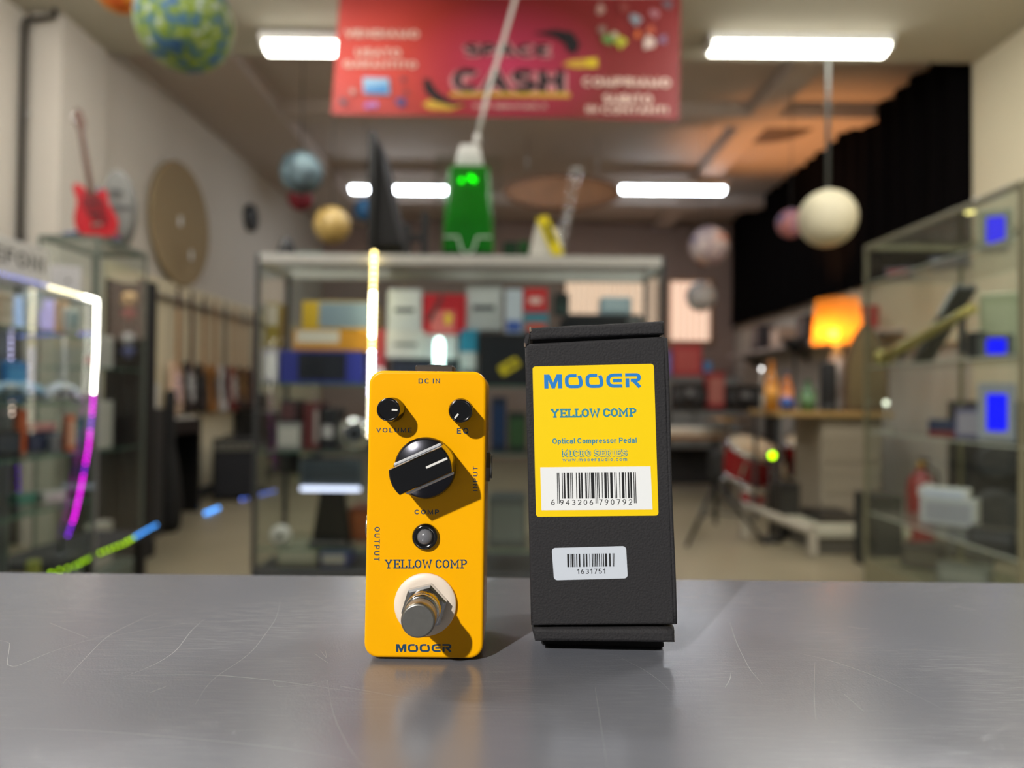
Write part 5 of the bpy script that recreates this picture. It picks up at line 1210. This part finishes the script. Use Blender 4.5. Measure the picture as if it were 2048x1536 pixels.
lc = P(1672, 700, 5.62)
t = thing('table_lamp', 'glowing orange shaded table lamp on the wooden desk', 'lamp', (lc.x, 5.6, dz))
lh0, lh1 = P(1660, 690, 5.55).z - dz, P(1660, 596, 5.55).z - dz
MB().lathe([(.12, 0), (.13, .02), (.06, .05), (.09, .14), (.11, .26), (.08, .36), (.03, lh0 - .02), (.02, lh0 + .05)], 24).build('lamp_base', M('ceramic_grey', (166, 160, 156), .35), t)
def shade_mat():
    m = bpy.data.materials.new('orange_shade'); m.use_nodes = True; nt = m.node_tree; nt.nodes.remove(nt.nodes['Principled BSDF'])
    a_ = nt.nodes.new('ShaderNodeBsdfTranslucent'); a_.inputs[0].default_value = lin((255, 205, 140)); b_ = nt.nodes.new('ShaderNodeBsdfTransparent'); b_.inputs[0].default_value = lin((255, 214, 150))
    x = nt.nodes.new('ShaderNodeMixShader'); x.inputs[0].default_value = .25; nt.links.new(a_.outputs[0], x.inputs[1]); nt.links.new(b_.outputs[0], x.inputs[2])
    nt.links.new(x.outputs[0], nt.nodes['Material Output'].inputs[0]); return m
MB().lathe([(.19, lh0), (.18, (lh0 + lh1) / 2), (.16, lh1)], 28, capped=False).build('lamp_shade', shade_mat(), t)
MB().ball((-.05, -.04, lh0 + .09), .034, n=14, m=10).build('light_bulb', ME('bulb_amber', (255, 164, 50), 95), t)
MB().cyl((-.05, -.04, lh0 + .02), (-.05, -.04, lh0 + .06), .014, n=10).build('bulb_socket', GOLD, t)
for s in (-1, 1): MB().tube([Vector((0, 0, lh1 - .015)), Vector((s * .159, 0, lh1 - .008))], .003, 6).build('shade_spoke', GOLD, t)
MB().cyl((0, 0, lh0 + .05), (0, 0, lh1 - .01), .004, n=6).build('lamp_rod', GOLD, t)
def bottle(label, px, d, z, r, h, rgb, cap):
    t = thing('bottle', label, 'bottle', (P(px, 700, d).x, d, z), group='bottles on the desk')
    MB().lathe([(r * .9, 0), (r, .008), (r, h * .62), (r * .5, h * .74), (r * .42, h * .9)], 18).build('bottle_body', colour(rgb, .2), t)
    MB().lathe([(r * .48, h * .88), (r * .48, h)], 14).build('cap', colour(cap), t)
    MB().lathe([(r * 1.01, h * .15), (r * 1.01, h * .5)], 18).build('paper_label', colour(tuple(min(255, v + 40) for v in rgb)), t)
bottle('amber bottle with orange label at the left end of the desk', 1543, 5.3, dz, .05, .38, (176, 110, 20), (150, 90, 20))
bottle('orange bottle behind the blue ball on the desk', 1574, 5.45, dz, .045, .3, (190, 110, 50), (60, 60, 90))
bottle('green bottle on the desk left of the black speaker', 1616, 5.35, dz, .055, .24, (60, 100, 54), (40, 70, 40))
bottle('white bottle at the left end of the desk', 1534, 5.44, dz, .04, .2, (190, 184, 172), (220, 220, 216))
t = thing('tall_speaker', 'tall black cylinder speaker standing before the orange lamp', 'speaker', (P(1657, 700, 5.3).x, 5.3, dz))
MB().lathe([(.055, 0), (.06, .01), (.06, .34), (.05, .365)], 22).build('speaker_body', BLACKM, t)
MB().lathe([(.048, .362), (.045, .37)], 20).build('control_ring', DGREY, t)
MB().lathe([(.061, .02), (.0615, .05)], 22).build('base_ring', DGREY, t)
t = thing('glass_ball', 'small blue glass ball on the front of the desk', 'ball', (P(1575, 795, 5.24).x, 5.25, dz))
MB().ball((0, 0, .06), .05, n=18, m=12).build('ball', M('blue_glass', (50, 90, 170), .08, coat=.6), t)
MB().lathe([(.035, 0), (.03, .015)], 16).build('ball_stand', BLACK, t)
t = thing('arch_mirror', 'brown pointed arch frame standing at the right end of the desk', 'mirror', (P(1732, 700, 5.26).x, 5.25, dz), (0, 0, R(-4)))
hh = P(1735, 642, 5.35).z - dz
arch = lambda k: [(-.16 + k, k), (.16 - k, k), (.16 - k, hh * .5), (.11 - k * .8, hh * .78), (0, hh - k * 1.6), (-.11 + k * .8, hh * .78), (-.16 + k, hh * .5)]
MB().prism(arch(0), 0, .03).build('arch_frame', M('frame_walnut', (92, 70, 48), .5, var=.2), t)
MB().prism(arch(.03), -.004, .001).build('mirror_glass', M('mirror', (120, 106, 80), .3, .6), t)
MB().box((0, .05, .01), (.2, .1, .02), b=.004).build('arch_foot', DWOOD, t)
# glowing beads on stems that stand for specular glints
def glint_bead(label, px, py, d, zb, r, mat):
    c = P(px, py, d); t = thing('glint_bead', label, 'lamp', (c.x, d, zb), group='added glint beads')
    MB().cyl((0, 0, 0), (0, 0, c.z - zb), .006, n=8).build('glint_stem', STEEL, t)
    MB().lathe([(.04, 0), (.038, .008), (.008, .014)], 16).build('lamp_foot', STEEL, t)
    MB().ball((0, 0, c.z - zb), r, n=14, m=8).build('glint', mat, t)
glint_bead('tiny white glowing bead standing for a glint at the left end of the desk', 1523, 738, 5.6, dz, .011, ME('glint_white', (255, 250, 245), 7))
glint_bead('tiny pale glowing bead standing for a glint at the far end of the right showcase', 1772, 806, 3.5, rs[2] + .001, .012, ME('glint_pale', (225, 230, 205), 4))

# low platform with goods, in front of the desk
pz = P(1700, 1052, 4.6).z
x0p, x1p = P(1625, 1052, 4.6).x, P(1800, 1052, 4.6).x
t = thing('display_platform', 'low grey display platform with a pale edge below the desk', 'platform', ((x0p + x1p) / 2, 4.75, 0))
w = x1p - x0p
MB().box((0, 0, pz - .03), (w + .04, .5, .06), b=.006).build('platform_top', M('platform_edge', (176, 172, 152), .5), t)
MB().box((0, .02, (pz - .06) / 2), (w, .42, pz - .06), b=.004).build('platform_body', M('platform_grey', (96, 92, 82), .6), t)
pbox('flat black case lying on the low display platform', 1640, 1716, 4.7, pz + .001, 18, .3, (36, 32, 28), (60, 54, 48), name='flat_case', cat='case')
pbox('dark equipment case on the floor left of the platform', 1562, 1602, 5.02, .001, 110, .18, (34, 32, 30), (54, 52, 48), name='equipment_case', cat='case')
# beige panel standing left of the platform top
t = thing('white_ramp', 'long pale board leaning down to the floor before the platform', 'board', P(1640, 1150, 4.2))
a = P(1490, 1012, 5.0) - t.location; b = P(1625, 1062, 4.45) - t.location
MB().tube([a, (a + b) / 2, b], .035, 4).build('board', M('board_pale', (168, 160, 144), .6), t)
for q in (a, b): MB().box((q.x, q.y, (q.z - t.location.z) / 2 - .0), (.05, .05, q.z + t.location.z - .03)).build('board_leg', M('board_pale', (168, 160, 144), .6), t)
# fire extinguisher
c = P(1842, 1074, 4.9)
t = thing('fire_extinguisher', 'red fire extinguisher with a white round label standing on the floor', 'fire extinguisher', (c.x, 4.9, 0))
MB().lathe([(.085, 0), (.09, .02), (.09, .40), (.075, .46), (.035, .50), (.03, .53)], 24).build('cylinder', M('extinguisher_red', (140, 32, 34), .35), t)
MB().lathe([(.032, .52), (.034, .56), (.02, .575)], 16).build('valve', GOLD, t)
MB().box((0, -.03, .59), (.025, .12, .02), b=.004).build('lever', BLACK, t)
MB().tube([Vector((.02, 0, .55)), Vector((.10, -.02, .5)), Vector((.115, -.02, .3)), Vector((.105, -.02, .12))], .012, 8).build('hose', BLACK, t)
MB().lathe([(.04, -.003), (.04, .0)], 20, T=Matrix.Translation((0, -.092, .40)) @ Matrix.Rotation(R(-90), 4, 'X')).build('round_label', WHITE, t)

# ---------------------------------------------------------------- drum kit
def drum(label, c, r, h, tilt, legs=None, rgb=RED, name='tom_drum', zfloor=None):
    t = thing(name, label, 'drum', c, (R(tilt[0]), R(tilt[1]), 0), 'red drum kit')
    MB().lathe([(r, 0), (r, h)], 30, capped=False).build('shell', rgb, t)
    for zz in (0, h): MB().lathe([(r * 1.0, zz - .014), (r * 1.05, zz - .014), (r * 1.05, zz + .014), (r * .98, zz + .014)], 30, capped=False).build('hoop', CHROME, t)
    MB().lathe([(r, h + .006), (r * .5, h + .008)], 30).build('top_head', M('drum_head', (206, 190, 160), .6), t)
    MB().lathe([(r, -.006), (r * .5, -.008)], 30).build('bottom_head', M('drum_head', (206, 190, 160), .6), t)
    for k in range(6): MB().box((r * 1.03 * math.cos(R(60 * k)), r * 1.03 * math.sin(R(60 * k)), h / 2), (.02, .02, h * .5), b=.004).build('lug', CHROME, t)
    return t
dd = 6.3
drum('red tom drum tilted toward the camera, left of the yellow green light', P(1494, 945, dd), .25, .26, (24, 10)); tom_a = bpy.data.objects['tom_drum']
tm = drum('red tom drum on the right of the kit', P(1610, 940, dd), .15, .3, (18, -14))
def post_to_floor(t_):
    c_ = t_.location; inv = t_.rotation_euler.to_matrix().inverted()
    MB().tube([Vector((0, 0, -.01)), inv @ Vector((0, 0, -c_.z + .004))], .014, 8).build('floor_leg', CHROME, t_)
post_to_floor(tm); post_to_floor(tom_a)
drum('shallow red snare drum low in the drum kit', P(1506, 1004, 5.94), .11, .1, (8, 4), name='snare_drum')
c = P(1545, 1080, 6.8)
t = drum('large red bass drum lying on its side on the floor', Vector((c.x, 6.75, .215)), .2, .36, (-90, 0), name='bass_drum')
def stand(label, px, d, ztop, spread, name='drum_stand', cat='stand', top=None):
    t = thing(name, label, cat, (P(px, 900, d).x, d, 0), group='tripod stands')
    MB().cyl((0, 0, .12), (0, 0, ztop), .014, n=10).build('pole', CHROME if top else BLACK, t)
    for k in range(3):
        a = R(100 + 120 * k); MB().tube([Vector((0, 0, .42)), Vector((spread * math.cos(a), spread * math.sin(a), .012))], .012, 8).build('leg', CHROME if top else BLACK, t)
        MB().tube([Vector((0, 0, .2)), Vector((spread * .55 * math.cos(a), spread * .55 * math.sin(a), .19))], .007, 6).build('brace', CHROME if top else BLACK, t)
    MB().cyl((0, 0, .4), (0, 0, .47), .024, n=12).build('collar', BLACK, t)
    return t
s1 = stand('black tripod stand on the floor right of the black box', 1432, 4.9, P(1432, 900, 4.9).z, .33)
MB().box((0, 0, P(1432, 930, 4.9).z), (.1, .08, .2), b=.02).build('stand_head', BLACKM, s1)
zz = P(1462, 838, 6.8).z
s2 = stand('chrome cymbal stand of the drum kit', 1456, 6.85, zz, .17, 'cymbal_stand', 'cymbal', True)
MB().lathe([(.012, zz + .03), (.05, zz + .02), (.2, zz - .005), (.23, zz - .012), (.2, zz - .008), (.03, zz + .014)], 30, capped=False).build('cymbal', GOLD, s2)
s3 = stand('chrome tom stand in the middle of the drum kit', 1572, 7.5, P(1572, 880, 7.5).z, .22, 'tom_stand', 'stand', True)
c = P(1541, 910, 4.95)
t = thing('spot_lamp', 'small yellow green glowing spot in front of the drum kit', 'lamp', (c.x, 4.95, 0))
MB().lathe([(.08, 0), (.1, .012), (.012, .02)], 18).build('lamp_foot', BLACK, t)
MB().cyl((0, 0, .01), (0, 0, c.z), .01, n=8).build('lamp_pole', BLACK, t)
MB().lathe([(.03, -.01), (.036, -.03), (.03, -.035)], 16, T=Matrix.Translation((0, 0, c.z)) @ Matrix.Rotation(R(-90), 4, 'X')).build('lamp_head', BLACK, t)
MB().ball((0, -.03, c.z), .024, n=14, m=8).build('lamp_lens', ME('lime_glow', (190, 255, 0), 5), t)

# ---------------------------------------------------------------- table with keyboard, stereos, shelves at the back right
TZ = P(1400, 872, 7.0).z
x0t, x1t = P(1320, 872, 7.0).x, P(1462, 872, 7.0).x
t = thing('keyboard_table', 'long wooden table at the back carrying a white keyboard', 'table', ((x0t + x1t) / 2, 7.2, 0))
w = x1t - x0t
MB().box((0, 0, TZ - .015), (w, .55, .03), b=.004).build('table_top', WOOD, t)
for sx in (-1, 1):
    for sy in (-1, 1): MB().box((sx * (w / 2 - .04), sy * .23, (TZ - .03) / 2), (.05, .05, TZ - .03), b=.004).build('leg', DGREY, t)
MB().box((0, .2, TZ * .45), (w - .1, .02, TZ * .6)).build('back_panel', BLACKM, t)
t = thing('keyboard', 'white electric keyboard lying on the table at the back', 'keyboard', ((x0t + x1t) / 2 - .02, 7.1, TZ + .001))
MB().box((0, 0, .04), (w * .9, .26, .08), b=.012).build('keyboard_case', M('keyboard_white', (204, 196, 178), .5), t)
MB().box((0, -.07, .084), (w * .82, .1, .01), b=.002).build('white_keys', WHITE, t)
MB().box((0, .07, .084), (w * .4, .05, .006)).build('display', BLACK, t)
def hifi(label, px0, px1, d, z, hpx):
    a, b = P(px0, 700, d), P(px1, 700, d); w = b.x - a.x; h = hpx / FPX * d
    t = thing('stereo_system', label, 'stereo', ((a.x + b.x) / 2, d, z), group='stereo systems')
    MB().box((0, .12, h / 2), (w, .24, h), b=.008).build('stereo_body', BLACK, t)
    for s in (-1, 1): MB().lathe([(h * .3, 0), (h * .28, .012), (h * .12, .004)], 20, T=Matrix.Translation((s * w * .32, 0, h * .5)) @ Matrix.Rotation(R(90), 4, 'X')).build('speaker_cone', DGREY, t)
    MB().box((0, -.004, h * .6), (w * .26, .008, h * .3), b=.002).build('display', GREY, t)
    return z + h
SZ = P(1430, 818, 7.9).z
x0s, x1s = P(1335, 818, 7.9).x, P(1560, 818, 7.9).x
t = thing('stereo_shelf', 'low dark shelf unit at the back carrying black stereos', 'shelf', ((x0s + x1s) / 2, 8.1, 0))
w = x1s - x0s
MB().box((0, 0, SZ - .015), (w, .45, .03), b=.004).build('shelf_top', M('shelf_dark', (60, 56, 52), .5), t)
MB().box((0, 0, SZ * .45), (w - .04, .40, .03)).build('shelf_board', M('shelf_dark', (60, 56, 52), .5), t)
for sx in (-1, 1): MB().box((sx * (w / 2 - .015), 0, (SZ - .03) / 2), (.03, .44, SZ - .03)).build('side_board', M('shelf_dark', (60, 56, 52), .5), t)
hifi('black stereo at the left end of the dark shelf', 1350, 1410, 7.92, SZ + .001, 52)
hifi('black stereo at the right end of the dark shelf', 1456, 1528, 7.92, SZ + .001, 48)
pbox('red and pink carton between the two black stereos', 1416, 1450, 7.92, SZ + .001, 74, .2, (150, 40, 46), (190, 120, 112))
# goods against the back wall
BZ = P(1380, 752, 9.6).z
t = thing('wall_cupboard', 'grey cupboard against the back wall under the far window', 'cupboard', (P(1390, 752, 9.6).x, 9.85, 0))
MB().box((0, 0, BZ / 2), (1.25, .45, BZ), b=.006).build('cupboard_body', M('cupboard_grey', (120, 120, 116), .6), t)
for s in (-1, 1): 
    dr_ = MB().box((s * .3, -.232, BZ * .5), (.56, .016, BZ * .86), b=.004).build('door', M('cupboard_door', (132, 132, 128), .6), t)
    MB().box((s * .05, -.246, BZ * .6), (.012, .012, .12)).build('handle', STEEL, dr_)
pbox('red carton on the cupboard under the far window', 1346, 1404, 9.7, BZ + .001, 64, .2, (190, 60, 62), (206, 96, 90), ph=(.1, .9))
pbox('blue and lilac carton on the cupboard beside the red carton', 1326, 1344, 9.7, BZ + .001, 50, .2, (96, 96, 160), (150, 140, 210))
pbox('small sky blue carton at the right end of the cupboard', 1408, 1424, 9.7, BZ + .001, 30, .1, (90, 140, 190))
# shelf along the right wall
WZ = PX(1600, 688, 3.3).z
t = thing('wall_shelf', 'pale wall shelf along the right wall under the black drape', 'shelf', (3.33, 8.2, WZ))
MB().box((0, 0, -.02), (.32, 4.2, .04), b=.005).build('shelf_board', M('shelf_pale', (196, 184, 176), .5), t)
for y in (-1.7, 0, 1.7): MB().prism([(.15, -.04), (-.1, -.04), (.15, -.22)], y - .012, y + .012).build('bracket', STEEL, t)
for i, (y, h, c, lab) in enumerate(((6.7, .26, (176, 60, 60), 'red carton on the right wall shelf'), (7.2, .2, (70, 70, 120), 'blue carton on the right wall shelf'), (7.8, .3, (40, 38, 42), 'black carton on the right wall shelf'),
                                    (8.6, .24, (196, 170, 150), 'beige carton on the right wall shelf'), (9.3, .34, (56, 50, 54), 'dark carton at the far end of the right wall shelf'))):
    t = thing('product_box', lab, 'box', (3.33, y, WZ + .001), (0, 0, R(-90)))
    MB().box((0, 0, h / 2), (.28, .22, h), b=.006).build('carton', colour(c), t)
    MB().prism(rrect(-.11, h * .2, .11, h * .8, .01, 3), -.1115, -.109).build('printed_panel', colour(tuple(min(255, v + 40) for v in c)), t)
# cream board between drape and shelf on the right wall near the front
slab('trim_7', 3.44, 3.5, 5.14, 8.0, EYE + .45, EYE + 1.1, CREAM, 'cream board under the black drape on the right wall')

# dark goods on the floor behind the right showcase
def pa_speaker(label, x, y, h, w_=.4, rz=-20):
    t = thing('loudspeaker', label, 'loudspeaker', (x, y, 0), (0, 0, R(rz)), 'loudspeakers behind the right showcase')
    MB().prism([(-w_ / 2, .02), (w_ / 2, .02), (w_ / 2, h), (-w_ / 2, h)], -.17, .17, inset=.012).build('speaker_cabinet', BLACKM, t)
    for zz, r in ((h * .3, w_ * .38), (h * .62, w_ * .3), (h * .85, w_ * .14)):
        MB().lathe([(r, 0), (r * .95, .012), (r * .6, -.0), (r * .25, .008)], 26, T=Matrix.Translation((0, -.17, zz)) @ Matrix.Rotation(R(90), 4, 'X')).build('speaker_cone', DGREY, t)
    for sx in (-1, 1): MB().box((sx * w_ * .4, 0, .01), (.05, .28, .02)).build('rubber_foot', BLACK, t)
pa_speaker('tall black loudspeaker behind the right showcase near the wall', 3.1, 4.55, 1.0)
pa_speaker('black loudspeaker behind the far end of the right showcase', 3.08, 6.35, .8, .46)
pbox('grey equipment case on the floor behind the right showcase', 1880, 1990, 3.75, .001, 70, .3, (70, 70, 66), (92, 92, 88), name='equipment_case', cat='case')
pbox('tall black equipment case on the floor behind the right showcase', 1750, 1806, 4.1, .001, 150, .25, (40, 42, 40), (56, 58, 56), name='equipment_case', cat='case')

# torch lamp behind the desk: the warm glow on the ceiling comes from it
t = thing('torch_lamp', 'tall uplight lamp near the right wall throwing an orange glow on the ceiling', 'lamp', (2.95, 7.3, 0))
MB().lathe([(.14, 0), (.14, .015), (.02, .03)], 24).build('lamp_foot', BLACK, t)
MB().cyl((0, 0, .02), (0, 0, 1.5), .012, n=10).build('pole', BLACK, t)
MB().lathe([(.02, 1.48), (.09, 1.54), (.15, 1.62), (.145, 1.62), (.08, 1.55)], 24, capped=False).build('bowl', BLACK, t)
ld = bpy.data.lights.new('torch_bulb', 'SPOT'); ld.energy = 170; ld.spot_size = R(75); ld.spot_blend = .8; ld.shadow_soft_size = .05; ld.color = (1, .42, .14)
lo = bpy.data.objects.new('torch_bulb', ld); COL.objects.link(lo); lo.parent = t; lo.location = (0, 0, 1.6); lo.rotation_euler = (R(180), 0, 0)
